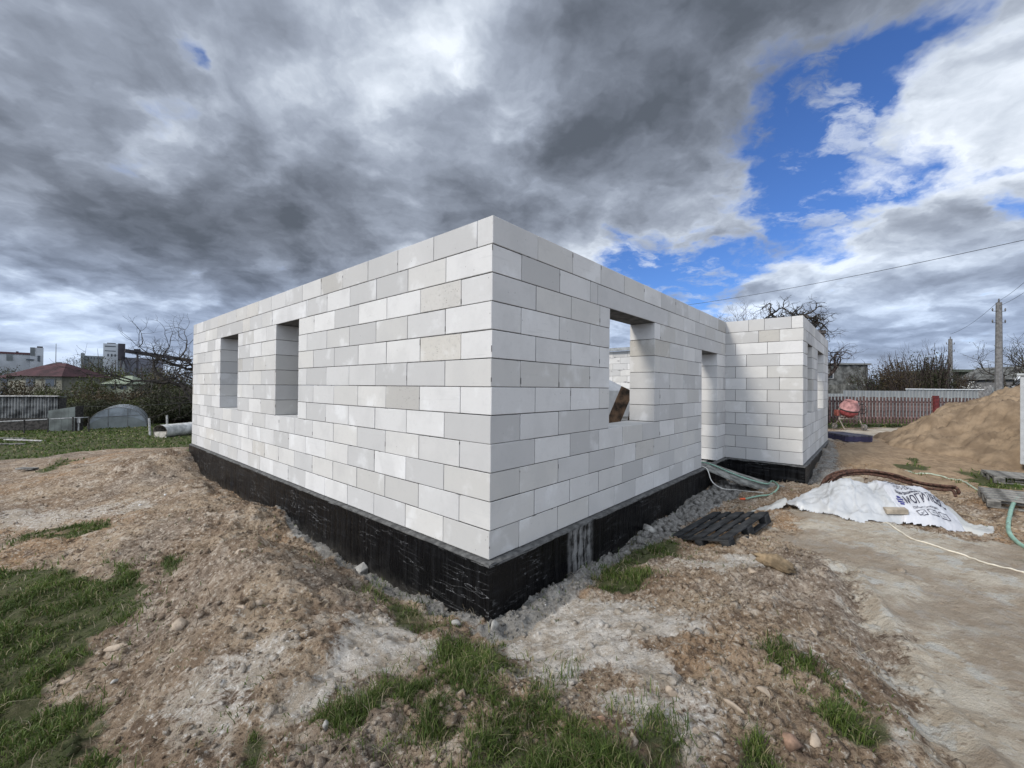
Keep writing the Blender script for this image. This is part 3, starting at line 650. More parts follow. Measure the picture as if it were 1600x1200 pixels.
def scatter(name,x,y,size,sink,mt,var,faces,zoned=True,smooth=False,zf=None):
    n=len(x); r=RNG; z=Hfull(x,y) if zf is None else zf(x,y)
    nv=len(var[0]); V=np.zeros((n,nv,3)); pick=r.integers(0,len(var),n); A=r.uniform(0,2*PI,n); T=r.normal(0,.35,n)
    for k,base in enumerate(var):
        m=pick==k; c,s=np.cos(A[m])[:,None],np.sin(A[m])[:,None]; ct,st_=np.cos(T[m])[:,None],np.sin(T[m])[:,None]
        bx,by,bz=base[:,0][None],base[:,1][None],base[:,2][None]
        y1=by*ct-bz*st_; z1=by*st_+bz*ct
        V[m,:,0]=(bx*c-y1*s); V[m,:,1]=(bx*s+y1*c); V[m,:,2]=z1
    V*=size[:,None,None]; V[:,:,0]+=x[:,None]; V[:,:,1]+=y[:,None]; V[:,:,2]+=(z+size*sink)[:,None]
    Fc=(faces[None]+np.arange(n)[:,None,None]*nv).reshape(-1,3)
    me=mesh(name,V.reshape(-1,3),Fc,mt,smooth)
    if zoned:
        Z=zones(x,y); set_zones(me,[np.repeat(np.asarray(q),nv) for q in Z])
    o=obj(name,me); tag(o,kind='stuff'); return o
def sample(n,pw=1.6,rmin=1.5,rmax=14,a0=-60,a1=60):
    # denser towards the place one stands on
    t=RNG.uniform(0,1,n)**pw; r=rmin+(rmax-rmin)*t; a=np.radians(RNG.uniform(a0,a1,n)); return r*np.sin(a),r*np.cos(a)
def outside(x,y,d=-.04): return tosd(x,y,HOUSE)<d
def clods():
    x,y=sample(52000,1.5,1.6,13); Z=zones(x,y); g,gr,c,t,s=Z
    dens=np.clip(.95-.75*c-.96*t-.75*g-.2*s,.07,1)*np.where(ss(fbm(x*1.7,y*1.7,101,4),.42,.58)>RNG.uniform(0,1,len(x)),1,.25)
    m=(RNG.uniform(0,1,len(x))<dens*.8)&outside(x,y)&(gr<.5); x,y=x[m],y[m]
    size=.0072/ (RNG.uniform(.04,1,len(x))**.64); size=np.minimum(size,.050)
    print('clods',len(x)); scatter('soil_clod',x,y,size,.1,GM,lump_var(10,seed=3),ICOF)
    # broken rubble in the trench beside the foundation
    x,y=sample(60000,1.2,2.5,15,-10,50); gr=zones(x,y)[1]; m=(gr>.5)&outside(x,y)&(RNG.uniform(0,1,len(x))<.5); x,y=x[m],y[m]
    size=np.minimum(.006/(RNG.uniform(.04,1,len(x))**.6),.032); print('gravel',len(x)); scatter('rubble',x,y,size,.15,GM,lump_var(10,j=.28,seed=4),ICOF)
    # ridge of rough concrete lumps along the front wall
    n=360; u_=RNG.uniform(2.1,6.6,n); v_=-.30-.10*RNG.normal(0,.8,n)-.05*ss(u_,2,5); X=C0[0]+u_*CU[0]+v_*CV[0]; Y=C0[1]+u_*CU[1]+v_*CV[1]
    scatter('concrete_lump',X,Y,RNG.uniform(.02,.065,n)*(.75+.4*ss(u_,2.2,4)),.25,GM,lump_var(10,ICV2,.12,seed=5),ICF2)
clods()
def blade_mat(name,c1,c2,c3):
    m=bpy.data.materials.new(name); m.use_nodes=True; N=NT(m.node_tree); b=N.n['Principled BSDF']
    g=N.n.new('ShaderNodeNewGeometry'); r=g.outputs['Random Per Island']
    c=N.mix(r,c1,c2); c=N.mix(N.ramp(N.m('FRACT',N.m('MULTIPLY',r,9.7)),.80,.90),c,c3)
    c=N.mix(N.m('MULTIPLY',N.ramp(N.noise(g.outputs['Position'],1.6,4,.5),.4,.65),.5),c,tuple(x*.55 for x in c1))
    N.put(b.inputs['Base Color'],c); b.inputs['Roughness'].default_value=.6; b.inputs['Specular IOR Level'].default_value=.25
    tr=N.n.new('ShaderNodeBsdfTranslucent'); N.put(tr.inputs[0],c); mx=N.n.new('ShaderNodeMixShader'); mx.inputs[0].default_value=.25
    N.l.new(b.outputs[0],mx.inputs[1]); N.l.new(tr.outputs[0],mx.inputs[2]); N.l.new(mx.outputs[0],N.n['Material Output'].inputs[0]); return m
GRM=blade_mat('grass_blade',(.052,.086,.018),(.120,.160,.036),(.28,.24,.13)); DRY=blade_mat('dry_straw',(.25,.20,.13),(.36,.31,.22),(.12,.085,.05))
def blades(name,x,y,h,wd,mt,lean=.5,zf=None,flat=0):
    n=len(x); z=(Hfull(x,y) if zf is None else zf(x,y))-.006; a=RNG.uniform(0,2*PI,n); b=RNG.uniform(0,2*PI,n); l=np.abs(RNG.normal(0,lean,n))+.15
    sx,sy=np.cos(a)*wd,np.sin(a)*wd; dx,dy=np.cos(b),np.sin(b)
    V=np.zeros((n,5,3)); V[:,0]=np.stack([x-sx,y-sy,z],1); V[:,1]=np.stack([x+sx,y+sy,z],1)
    mx,my,mz=x+dx*h*l*.35,y+dy*h*l*.35,z+h*.62*(1-flat)
    V[:,2]=np.stack([mx+sx*.75,my+sy*.75,mz],1); V[:,3]=np.stack([mx-sx*.75,my-sy*.75,mz],1)
    V[:,4]=np.stack([x+dx*h*l*1.05,y+dy*h*l*1.05,z+h*np.clip(1.05-.42*l,.2,1)*(1-flat)+.004],1)
    i=np.arange(n)[:,None]*5
    Fc=np.concatenate([i+np.array([[0,1,2]]),i+np.array([[0,2,3]]),i+np.array([[3,2,4]])])
    return tag(obj(name,mesh(name,V.reshape(-1,3),Fc,mt)),kind='stuff')
def grass():
    x,y=sample(700000,1.3,1.5,12.5); g=grass_soft(x,y); cl=fbm(x*4.5,y*4.5,111,3,.6); d=np.hypot(x,y)
    m=(RNG.uniform(0,1,len(x))<(.06*ss(g,.02,.3)+ss(g,.35,.98))*ss(cl,.33,.55)*.95)&outside(x,y,-.02); x,y,d,cl=x[m],y[m],d[m],cl[m]
    if len(x)>215000: x,y,d,cl=x[:215000],y[:215000],d[:215000],cl[:215000]
    h=RNG.uniform(.018,.075,len(x))*(.5+1.1*ss(cl,.45,.7)); print('grass',len(x))
    blades('short_grass',x,y,h,.0011+.0008*d*RNG.uniform(.5,1,len(x)),GRM,.65)
    # meadow behind the spoil
    n=70000; x=RNG.uniform(-46,0,n); y=RNG.uniform(9,48,n)**1.0; g=zones(x,y)[0]; m=(g>.5)&(np.abs(np.arctan2(x,y))<1.0)&outside(x,y); x,y=x[m],y[m]; d=np.hypot(x,y)
    blades('meadow_grass',x,y,RNG.uniform(.04,.12,len(x)),.0016*d*RNG.uniform(.4,1,len(x)),GRM,.8)
    n=16000; x=RNG.uniform(9,25,n); y=RNG.uniform(6,26,n); g=zones(x,y)[0]; m=(g>.5)&outside(x,y); x,y=x[m],y[m]; d=np.hypot(x,y)
    blades('verge_grass',x,y,RNG.uniform(.04,.13,len(x)),.0014*d*RNG.uniform(.4,1,len(x)),GRM,.8)
    # sparse straw and weeds on bare soil
    x,y=sample(60000,1.4,1.6,11); g,gr,c,t,s=zones(x,y); cl=fbm(x*2.6,y*2.6,121,4,.6)
    m=(RNG.uniform(0,1,len(x))<(.03+.9*ss(cl,.52,.70)+.5*g)*(1-t)*(1-.6*c)*.33)&outside(x,y,-.02); x,y=x[m],y[m]
    blades('dry_straw',x,y,RNG.uniform(.03,.10,len(x)),.0012+.00035*np.hypot(x,y),DRY,1.4)
    x,y=sample(26000,1.4,1.6,9); g,gr,c,t,s=zones(x,y); cl=fbm(x*3.1,y*3.1,131,4,.6)
    m=(RNG.uniform(0,1,len(x))<ss(cl,.60,.75)*.7)&(t<.3)&outside(x,y,-.02); x,y=x[m],y[m]
    blades('sprouting_weed',x,y,RNG.uniform(.02,.05,len(x)),.0016+.0006*np.hypot(x,y),GRM,.8)
grass()
# ------------------------------------------------------------------ single stones one can pick out
STN=[mat('stone_tan',(.33,.265,.20),.9,var=.2,bump=.5,obrand=.15),mat('stone_grey',(.33,.315,.285),.9,var=.18,bump=.5,obrand=.12),mat('stone_rust',(.27,.17,.115),.9,var=.25,bump=.5),mat('block_chip',(.62,.61,.585),.95,var=.12,bump=.4)]
def stone(px,size,label,mi=0,sq=(1,.75,.6),cat='stone',rz=None,sub=2,sink=.25,tilt=.15,name='stone'):
    x,y=px[:2]; r=np.random.default_rng(int(abs(x*1000+y*777))%99999); V0=ICV2
    d=V0*(1+r.normal(0,.05,(len(V0),1)))
    for k in range(11):
        nn=r.normal(size=3); nn/=np.linalg.norm(nn); h=r.uniform(.38,.62); q=d@nn; d=d-np.outer(np.maximum(q-h,0),nn)
    d=d*np.array(sq)*size*1.45
    me=mesh(name,d,ICF2,STN[mi]); o=obj(name,me,None,(x,y,Hpt(x,y)+size*sq[2]*sink),(r.normal(0,tilt),r.normal(0,tilt),r.uniform(0,6) if rz is None else rz))
    return tag(o,label,cat)
for a in [((1.48,2.4),.040,'large angular tan stone on the pale clay right of the grass, front of the picture',0),
 ((0.94,2.41),.045,'pointed pale tan stone standing on the clay, above and right of the bottom grass',0),
 ((0.93,2.29),.026,'small rounded tan stone just below the pointed pale stone',0,(1,.85,.8)),
 ((1.23,2.29),.045,'long thin pale stone lying aslant on the clay',0,(1.1,.35,.35)),
 ((0.96,2.14),.038,'flat square tan stone near the bottom edge, right of the grass',0,(1,.85,.35)),
 ((0.62,2.08),.036,'upright light stone beside the right edge of the bottom grass',0,(.6,.6,1)),
 ((0.9,2.09),.030,'dull brown stone left of two others at the bottom edge',0),
 ((1.38,2.05),.062,'large rust-brown pointed stone at the bottom right beside a grass tuft',2,(.75,.6,1.)),
 ((1.55,2.11),.045,'pale grey-tan rock right of the rust-brown stone',0),
 ((0.48,2.18),.022,'small reddish stone in the grass at the bottom',2),
 ((2.21,3.03),.036,'brown stone embedded near the crest left of the wheel track',0),
 ((2.33,4.01),.055,'tan stone chip beside the yellowish clay lump on the crest',0,(.9,.7,.5)),
 ((-0.96,2.2),.030,'rounded grey stone at the edge of the grass, bottom left of centre',1,(.7,.6,1)),
 ((-2.14,3.34),.055,'pinkish grey rock on the brown spoil, left of centre',0),
 ((-2.06,3.39),.040,'smaller flat rock touching the pinkish grey rock on the spoil',0),
 ((-2.62,3.34),.060,'large dusty tan rock on the slope of the brown spoil',0,(1,.8,.6)),
 ((-3.3,3.49),.075,'long pale sliver of stone at the edge of the left grass',0,(1.2,.3,.35)),
 ((-2.79,2.96),.028,'small white round stone at the foot of the brown spoil',1),
 ((-2.69,4.14),.055,'flat square pale tan chip on top of the brown mound',0,(1,.8,.25)),
 ((-3.31,3.15),.06,'broad tan rock in the edge of the left grass',0,(1,.7,.4)),
 ((-0.13,3.45),.050,'pale grey block fragment lying at the front corner of the foundation',1,(.8,.6,.8)),
 ((-0.45,3.52),.034,'dark grey stone lying in the dusty gully before the corner',1),
 ((0.32,3.77),.018,'small white chip on the grey rubble right of the corner',3),
 ((-4.52,6.15),.03,'small white chip on the far side of the brown mound',3),
 ((-6.68,7.51),.035,'pale chip on the far spoil heap',3),
 ((-6.55,7.89),.03,'small whitish chip right of the pale chip on the far spoil heap',3),
 ((1.92,5.79),.10,'squared pale grey concrete fragment on the rubble left of the black pallet',1,(1,.8,.6))]:
    stone(*a)
def chip(p,label,sz,rot,mt,name='block_fragment',cat='block fragment'):
    bm=bmesh.new(); bmesh.ops.create_cube(bm,size=1)
    for v in bm.verts: v.co=Vector((v.co.x*sz[0],v.co.y*sz[1],v.co.z*sz[2]))+Vector([random.uniform(-.14,.14)*s for s in sz])
    bmesh.ops.bevel(bm,geom=list(bm.edges),offset=min(sz)*.08,segments=1,affect='EDGES')
    me=bpy.data.meshes.new(name); bm.to_mesh(me); bm.free(); me.materials.append(mt)
    return tag(obj(name,me,None,(p[0],p[1],Hpt(p[0],p[1])+sz[2]*.35),rot),label,cat)
chip((-4.05,6.81),'broken white aerated block piece lying against the left foundation',(.17,.14,.13),(.3,.2,.4),STN[3])
chip((-1.71,4.8),'grey angular concrete fragment leaning near the left foundation above the weeds',(.13,.10,.09),(.5,-.3,.9),STN[1],'concrete_fragment','concrete fragment')
# yellowish lump of clay on the crest
bm=bmesh.new(); bmesh.ops.create_icosphere(bm,subdivisions=4,radius=1)
for v in bm.verts:
    c=v.co; k=1+.22*(float(fbm(np.array([c.x*7+c.z*5+3]),np.array([c.y*7+c.z*3]),17,3)[0])-.5)*2+.30*(float(fbm(np.array([c.x*2.2+3]),np.array([c.y*2.2+c.z*1.7]),7,4)[0])-.5)*2; v.co=Vector((c.x*.17*k,c.y*.09*k,c.z*.065*k))
me=bpy.data.meshes.new('clay_lump'); bm.to_mesh(me); bm.free(); me.materials.append(mat('yellow_clay',(.24,.175,.105),.95,var=.25,bump=.8)); me.polygons.foreach_set('use_smooth',[True]*len(me.polygons))
_p=(2.5,3.94); tag(obj('clay_lump',me,None,(*_p,Hpt(*_p)+.0),(0,.1,-.9)),'yellowish brown lump of clay on the crest right of the black pallet','clay lump')
# torn strips of film along the left foundation
fw=mat('film_scrap',(.42,.42,.41),.45,var=.2,spec=.5)
for i,(px,L,an,lab) in enumerate((((-1.06,4.44),.14,.6,'white curled scrap of film on the ground against the left foundation, nearest the corner'),((-3.06,6.42),.20,.1,'thin white strip of film sticking out of the black foundation, farther from the corner'))):
    b=MB(); pts=[(t*L-L/2,.015*math.sin(t*9),.02*math.sin(t*5+1)) for t in np.linspace(0,1,9)]
    V=[];Fc=[]
    for q in pts: V+= [(q[0],q[1]-.018,q[2]),(q[0],q[1]+.014,q[2]+.012)]
    for k in range(8): Fc.append((2*k,2*k+1,2*k+3,2*k+2))
    b.add(V,Fc); o=b.build('film_scrap',fw,None,True); o.location=(px[0],px[1],Hpt(*px)+.05 if i==0 else -.52); o.rotation_euler=(.3,.15,2.4+an*.3)
    md=o.modifiers.new('t','SOLIDIFY'); md.thickness=.003; tag(o,lab,'film scrap')
# ------------------------------------------------------------------ pallets
def wood(name,c,**k): return mat(name,c,.85,var=.3,scale=6,bump=.6,bscale=60,obrand=.14,**k)
BLKW=wood('black_painted_wood',(.032,.033,.034)); GRW=wood('grey_weathered_wood',(.20,.19,.17)); 
PB={}
def part_box(name,sz,mt,parent,loc,rot=(0,0,0),ch=.004):
    key=(name,tuple(round(s,4) for s in sz),mt.name)
    if key not in PB:
        bm=bmesh.new(); bmesh.ops.create_cube(bm,size=1)
        for v in bm.verts: v.co=Vector((v.co.x*sz[0],v.co.y*sz[1],v.co.z*sz[2]))
        bmesh.ops.bevel(bm,geom=list(bm.edges),offset=min(ch,min(sz)*.3),segments=1,affect='EDGES')
        me=bpy.data.meshes.new(name); bm.to_mesh(me); bm.free(); me.materials.append(mt); PB[key]=me
    return obj(name,PB[key],parent,loc,rot)
def pallet(label,M,mt,L=1.2,Wd=.8,nb=5,group=None):
    # L along x, W along y, top face at z=.144
    r=thing('pallet',label,'pallet',group=group); r.matrix_world=M
    ws=[.125,.085,.125,.085,.125] if nb==5 else [.1]*nb
    ys=np.linspace(-Wd/2+ws[0]/2,Wd/2-ws[-1]/2,nb)
    for y,w_ in zip(ys,ws): part_box('deck_board',(L,w_,.022),mt,r,(random.gauss(0,.004),y,.133),(0,0,random.gauss(0,.006)))
    for x in (-L/2+.0725,0,L/2-.0725): part_box('stringer_board',(.145,Wd,.022),mt,r,(x,0,.110))
    for x in (-L/2+.0725,0,L/2-.0725):
        for y in (-Wd/2+.05,0,Wd/2-.05): part_box('spacer_block',(.145,.10,.078),mt,r,(x,y,.060))
    for y in (-Wd/2+.05,0,Wd/2-.05): part_box('skid',(L,.10,.022),mt,r,(0,y,.010))
    return r
def frameM(o,x,y,topz=0):
    x=Vector(x).normalized(); y=Vector(y); y=(y-x*y.dot(x)).normalized(); z=x.cross(y); M=Matrix((x,y,z)).transposed().to_4x4(); M.translation=Vector(o); return M
# corners of the black pallet: near right, far right, near left
a_=Vector((2.62,5.03,-.30)); b_=Vector((3.59,5.78,-.18)); c_=Vector((2.13,5.66,-.50))
xd=(b_-a_).normalized(); yd=(c_-a_); yd=(yd-xd*yd.dot(xd)).normalized(); ctr=a_+xd*.6+yd*.4-xd.cross(yd)*.144
pallet('black stained wooden pallet tilted on the rubble beside the front wall',frameM(ctr,xd,yd),BLKW)
PW1=(9.89,8.05,-0.27)
pallet('grey weathered pallet lying on the grass at the right edge, the farther one',Matrix.Translation((PW1[0]+.32,PW1[1]+.1,Hpt(PW1[0]+.3,PW1[1])+.02))@Matrix.Rotation(-.62,4,'Z'),GRW)
PW2=(7.72,6.26,-0.3)
pallet('grey weathered pallet at the right edge, nearer one under the green hose',Matrix.Translation((PW2[0]+.40,PW2[1]+.12,Hpt(PW2[0]+.3,PW2[1])+.03))@Matrix.Rotation(-.72,4,'Z')@Matrix.Rotation(.05,4,'X'),GRW)
# ------------------------------------------------------------------ ramp of boards from the doorway
RW_=wood('wet_grey_board',(.19,.185,.165))
q0=Vector(LW(5.84,-.02,.0)); q1=Vector(LW(6.45,-.02,.0)); e0=Vector((4.76,7.66,-0.36)); e1=Vector((5.39,7.93,-0.36))
rp=thing('door_ramp','grey weathered boards laid as a ramp from the doorway down to the ground','ramp',tuple(e0))
for i in range(3):
    t0=(i+.02)/3; t1=(i+.98)/3; A=q0.lerp(q1,(t0+t1)/2); B=e0.lerp(e1,(t0+t1)/2); hw=(q1-q0)*(t1-t0)/2; hw2=(e1-e0)*(t1-t0)/2
    nn=8; V=[];Fc=[]; th=.028
    for k in range(nn+1):
        t=k/nn; c=A.lerp(B,t)+Vector((0,0,-.045*math.sin(PI*t)+.012*i*0+.01*math.sin(i*3+t*4))); h=hw.lerp(hw2,t)
        for (sx,dz) in ((-1,0),(1,0),(1,-th),(-1,-th)): V.append(tuple(c+h*sx+Vector((0,0,dz+.012*(i%2)))-e0))
    for k in range(nn):
        for j in range(4): Fc.append((k*4+j,k*4+(j+1)%4,(k+1)*4+(j+1)%4,(k+1)*4+j))
    Fc+= [(3,2,1,0),tuple(nn*4+j for j in range(4))]
    obj('board',mesh('board',V,Fc,RW_),rp)
# ------------------------------------------------------------------ hoses, ropes and cables
def line(name,label,cat,pts,r,mt,n=7,drape=False,parts=None,lift=None):
    P=catmull(pts,8)
    if drape: P=[Vector((q.x,q.y,Hpt(q.x,q.y)+r*.9)) for q in P]
    base=P[0].copy(); b=MB(); b.tube([q-base for q in P],r,n); o=b.build(name,mt,None,True); o.location=base
    return tag(o,label,cat)
GRH=mat('green_hose',(.22,.37,.28),.4,var=.1,spec=.5); WHH=mat('white_hose',(.60,.58,.52),.5,var=.1); ROP=mat('cream_rope',(.66,.61,.50),.8,var=.1)
def zl(p,dz): return (p[0],p[1],Hpt(p[0],p[1])+dz)
def onramp(t,s,dz=.02):
    c=q0.lerp(q1,s).lerp(e0.lerp(e1,s),t); return (c.x,c.y,c.z-.045*math.sin(PI*t)+dz)
hp=[LW(6.3,.25,.02),onramp(.02,.6,.03),onramp(.3,.55,.028),onramp(.55,.5,.03),onramp(.8,.5,.035),zl((5.26,8.38),.05),zl((4.87,7.58),.03),zl((4.51,7.21),.03),zl((4.23,7.11),.03),zl((4.01,7.13),.04)]
hz=thing('green_hose','pale green hose with an orange connector running down the door ramp and curling back','hose',hp[-1])
P=catmull(hp,8); B0=Vector(hp[-1]); obj('tube',MB().tube([q-B0 for q in P],.014,8).me('tube',GRH,True),hz)
obj('connector',MB().tube([Vector((-.09,.0,.0)),Vector((-.02,.002,0)),Vector((.0,0,0))],[.012,.020,.020],8).me('connector',mat('orange_plastic',(.62,.10,.03),.45,var=.1)),hz)
line('white_hose','thin white hose hanging from the doorway sill in a loop to the ground','hose',[LW(5.9,.1,.02),LW(5.86,-.08,-.02),(3.71,7.69,-0.2),(3.9,7.7,-0.33),zl((4.2,7.86),.04),zl((4.34,7.7),.03),zl((4.44,7.33),.02)],.010,WHH)
line('rope','long cream rope stretched over the wheel track from the white sheeting','rope',[(4.48,6.6)+(0,),(4.97,6.44)+(0,),(5.15,6.12)+(0,),(5.09,5.64)+(0,),(4.98,5.13)+(0,),(5.05,4.68)+(0,),(5.09,4.34)+(0,),(5.17,4)+(0,)],.009,ROP,6,True)
line('cable','thin tan cable lying on the dirt right of the printed sheeting','cable',[(6.6,6.39)+(0,),(6.51,5.86)+(0,),(6.55,5.59)+(0,),(6.63,5.13)+(0,)],.009,mat('tan_cable',(.36,.29,.2),.7),6,True)
line('flat_hose','pale green hose curving across the sandy ground to the right pallets','hose',[(8.37,8.97)+(0,),(8.86,8.85)+(0,),(8.99,8.33)+(0,),(8.47,7.53)+(0,),(8.51,7.22)+(0,),(8.91,7.32)+(0,)],.016,mat('pale_green_hose',(.38,.43,.33),.5),6,True)
pb=[(8.22,6.82)+(-.12,),(8.57,6.96)+(-.06,),(8.05,6.62)+(-.12,)]
line('hose_loop','thick light green hose bent round the nearer right pallet','hose',[(7.87,6.08,-0.15),(8.37,6.76,-0.14),(7.85,6.46,-0.16),zl((7.36,6.12),.08),zl((6.5,5.44),.04),zl((6.17,5.07),.035),zl((5.88,4.63),.03)],.024,GRH,8)
# ------------------------------------------------------------------ sheeting over the bags
def blob_h(x,y):
    # covered pile, local metres: x to the right along the pile, y away
    def q(yc,f,b): return np.where(y<yc,(y-yc)/f,(y-yc)/b)
    a=.33*np.exp(-(((x+.08)/.56)**2+q(.16,.50,.26)**2)**1.2); b=.35*np.exp(-(((x-.52)/.56)**2+q(.14,.58,.26)**2)**1.7); c=.12*np.exp(-(((x+.80)/.4)**2+((y-.05)/.26)**2))
    h=np.maximum(np.maximum(a,b),c)
    f=np.abs(fbm(x*2.6+y*1.3,y*3.4-x*1.1,201,4,.55)-.5); f3=np.abs(fbm(x*4.2-y*2.0+3,y*2.2+x*1.5,231,2,.5)-.5); rid=(.14-f)*.30+np.maximum(.05-f3,0)*.9
    f2=np.abs(fbm(x*7+2,y*6,211,3,.5)-.5); 
    e=ss(h,.0,.12)
    k=1-.6*ss(x,.15,.35)
    return h+(rid*(.25+.75*e)*.75+(.10-f2)*.06)*k
BO=(5.13,5.82,-0.3); BOV=Vector((BO[0]+.05,BO[1]+.36,0)); BR=.05-.62+.35
def bagpt(x,y): return BOV.x+x*math.cos(BR)-y*math.sin(BR),BOV.y+x*math.sin(BR)+y*math.cos(BR)
def Hs(x,y): return (Hfull(x,y)+Hfull(x+.05,y)+Hfull(x-.05,y)+Hfull(x,y+.05)+Hfull(x,y-.05))/5+.012
def sheet(name,poly,mt,lift=0.,h=.015,thin=.0):
    P=np.array(poly); lo=P.min(0); hi=P.max(0); xs=np.arange(lo[0],hi[0]+h,h); ys=np.arange(lo[1],hi[1]+h,h); X,Y=np.meshgrid(xs,ys)
    sd=tosd(X,Y,poly)+(fbm(X*3,Y*3,221,2)-.5)*.10
    WX,WY=bagpt(X,Y); g=Hs(WX,WY); Z=g+np.maximum(blob_h(X,Y),.004)*1.0+lift-.055*(1-ss(sd,0,.07))+.0
    keep=sd>0; idx=-np.ones(X.shape,int); idx[keep]=np.arange(keep.sum()); V=np.stack([WX,WY,Z],-1)[keep]
    a=idx[:-1,:-1];b=idx[:-1,1:];c=idx[1:,1:];d=idx[1:,:-1]; ok=(a>=0)&(b>=0)&(c>=0)&(d>=0)
    V=V-np.array([BOV.x,BOV.y,0]); return mesh(name,V,np.stack([a[ok],b[ok],c[ok],d[ok]],1),mt,True)
def plastic(name,c,rough=.35,al=1.):
    m=mat(name,c,rough,var=.06,scale=3,spec=.5,alpha=al); return m
WSH=plastic('white_polythene',(.40,.405,.405)); WPR=plastic('printed_polythene',(.46,.46,.475),.4); INK=mat('dark_ink',(.03,.03,.05),.6,var=.05); INB=mat('blue_ink',(.03,.03,.16),.6,var=.05); GSH=plastic('translucent_sheet',(.40,.395,.37),.3)
sh1=tag(obj('plastic_sheet',sheet('plastic_sheet',[(-.92,.18),(-1.0,.0),(-.88,-.14),(-.68,-.28),(-.3,-.52),(.15,-.50),(.35,-.44),(.30,.40),(-.1,.45),(-.6,.36)],WSH),None,(BOV.x,BOV.y,0)),'crumpled white plastic sheet over the left half of the pile','plastic sheet')
sh2=thing('printed_sheet','white packaging film with dark Cyrillic print over the right half of the pile','packaging film',(BOV.x,BOV.y,0))
obj('film',sheet('film',[(.16,.40),(.26,-.50),(.60,-.58),(.98,-.52),(1.05,-.25),(.98,.15),(.75,.36),(.4,.42)],WPR,.012),sh2)
tag(obj('plastic_sheet',sheet('plastic_sheet',[(.93,-.05),(.90,-.42),(1.02,-.62),(1.25,-.58),(1.36,-.36),(1.18,-.22),(1.10,.08)],GSH,.006),None,(BOV.x,BOV.y,0)),'small crumpled translucent sheet end at the right foot of the printed film','plastic sheet')
tag(obj('plastic_sheet',sheet('plastic_sheet',[(-1.45,.16),(-1.5,.06),(-1.15,-.06),(-.88,.0),(-.88,.20),(-1.2,.24)],GSH,.006),None,(BOV.x,BOV.y,0)),'flattened dirty end of clear sheet at the left foot of the pile','plastic sheet')
def text(body,x,y,size,mt,rot=0.,parent=None,name='lettering',bold=0,ysc=1.6):
    cu=bpy.data.curves.new('t','FONT'); cu.body=body; cu.size=size; cu.resolution_u=2; cu.offset=bold; to=bpy.data.objects.new('t',cu); me=bpy.data.meshes.new_from_object(to)
    bpy.data.objects.remove(to); bm=bmesh.new(); bm.from_mesh(me); bmesh.ops.triangulate(bm,faces=bm.faces[:])
    for _ in range(2):
        ed=[e for e in bm.edges if e.calc_length()>.035]
        if ed: bmesh.ops.subdivide_edges(bm,edges=ed,cuts=1); bmesh.ops.triangulate(bm,faces=bm.faces[:])
    bm.to_mesh(me); bm.free(); n=len(me.vertices); c=np.zeros(n*3); me.vertices.foreach_get('co',c); c=c.reshape(-1,3); c[:,1]*=ysc
    X=x+c[:,0]*math.cos(rot)-c[:,1]*math.sin(rot); Y=y+c[:,0]*math.sin(rot)+c[:,1]*math.cos(rot); WX,WY=bagpt(X,Y)
    Z=Hs(WX,WY)+np.maximum(blob_h(X,Y),.004)+.020; c=np.stack([WX-BOV.x,WY-BOV.y,Z],1); me.vertices.foreach_set('co',c.ravel()); me.materials.clear(); me.materials.append(mt); me.update()
    return obj(name,me,parent)
text('МОГИЛЕВС',.41,-.30,.086,INK,.05,sh2,bold=.002)
text('комбинат силикатных',.45,-.365,.028,INK,.04,sh2)
text('+375-29-22',.34,-.03,.054,INK,.03,sh2); text('+375-22-272',.36,-.12,.054,INK,.04,sh2); text('блоки газосиликатные',.35,-.18,.028,INK,.05,sh2,bold=.001)
text('МОГИЛ',.27,.125,.075,INK,.03,sh2,bold=.002)
def ring(x,y,w_,h_,t,rot,mt,nm='printed_frame'):
    b=MB()
    pts=[]; 
    for (x0,y0,x1,y1) in ((0,0,w_,t),(0,h_-t,w_,h_),(0,t,t,h_-t),(w_-t,t,w_,h_-t),(w_*.3,h_*.45,w_*.7,h_*.52),(w_*.35,h_*.3,w_*.65,h_*.36)):
        for k in range(4):
            xa=x0+(x1-x0)*k/4; xb=x0+(x1-x0)*(k+1)/4; b.add([(xa,y0,0),(xb,y0,0),(xb,y1,0),(xa,y1,0)],[(0,1,2,3)])
    c=np.array(b.V); X=x+c[:,0]*math.cos(rot)-c[:,1]*math.sin(rot); Y=y+c[:,0]*math.sin(rot)+c[:,1]*math.cos(rot); WX,WY=bagpt(X,Y); Z=Hs(WX,WY)+np.maximum(blob_h(X,Y),.004)+.020
    obj(nm,mesh(nm,np.stack([WX-BOV.x,WY-BOV.y,Z],1),b.F,mt),sh2)
for i in range(3): ring(.46+.13*i,-.475+.008*i,.10,.08,.008,.04,INK)
for i in range(2): ring(.32+.13*i,.045+.008*i,.10,.06,.008,.04,INK)
# round blue emblem of stacked bars
for j,(yy,w1) in enumerate(((-.235,.05),(-.262,.08),(-.290,.08),(-.317,.05))):
    b=MB(); 
    for k in range(4): 
        xa=.355-w1/2+w1*k/4; xb=xa+w1/4; b.add([(xa,yy,0),(xb,yy+.002,0),(xb,yy+.020,0),(xa,yy+.018,0)],[(0,1,2,3)])
    c=np.array(b.V); WX,WY=bagpt(c[:,0],c[:,1]); Z=Hs(WX,WY)+np.maximum(blob_h(c[:,0],c[:,1]),.004)+.020
    obj('emblem',mesh('emblem',np.stack([WX-BOV.x,WY-BOV.y,Z],1),b.F,INB),sh2)
def onbag(x,y): 
    wx,wy=bagpt(x,y); return (wx,wy,float((Hfull(np.array([wx]),np.array([wy]))+np.maximum(blob_h(np.array([x]),np.array([y])),0))[0]))
BRK=mat('tan_brick',(.34,.29,.225),.9,var=.15,bump=.4)
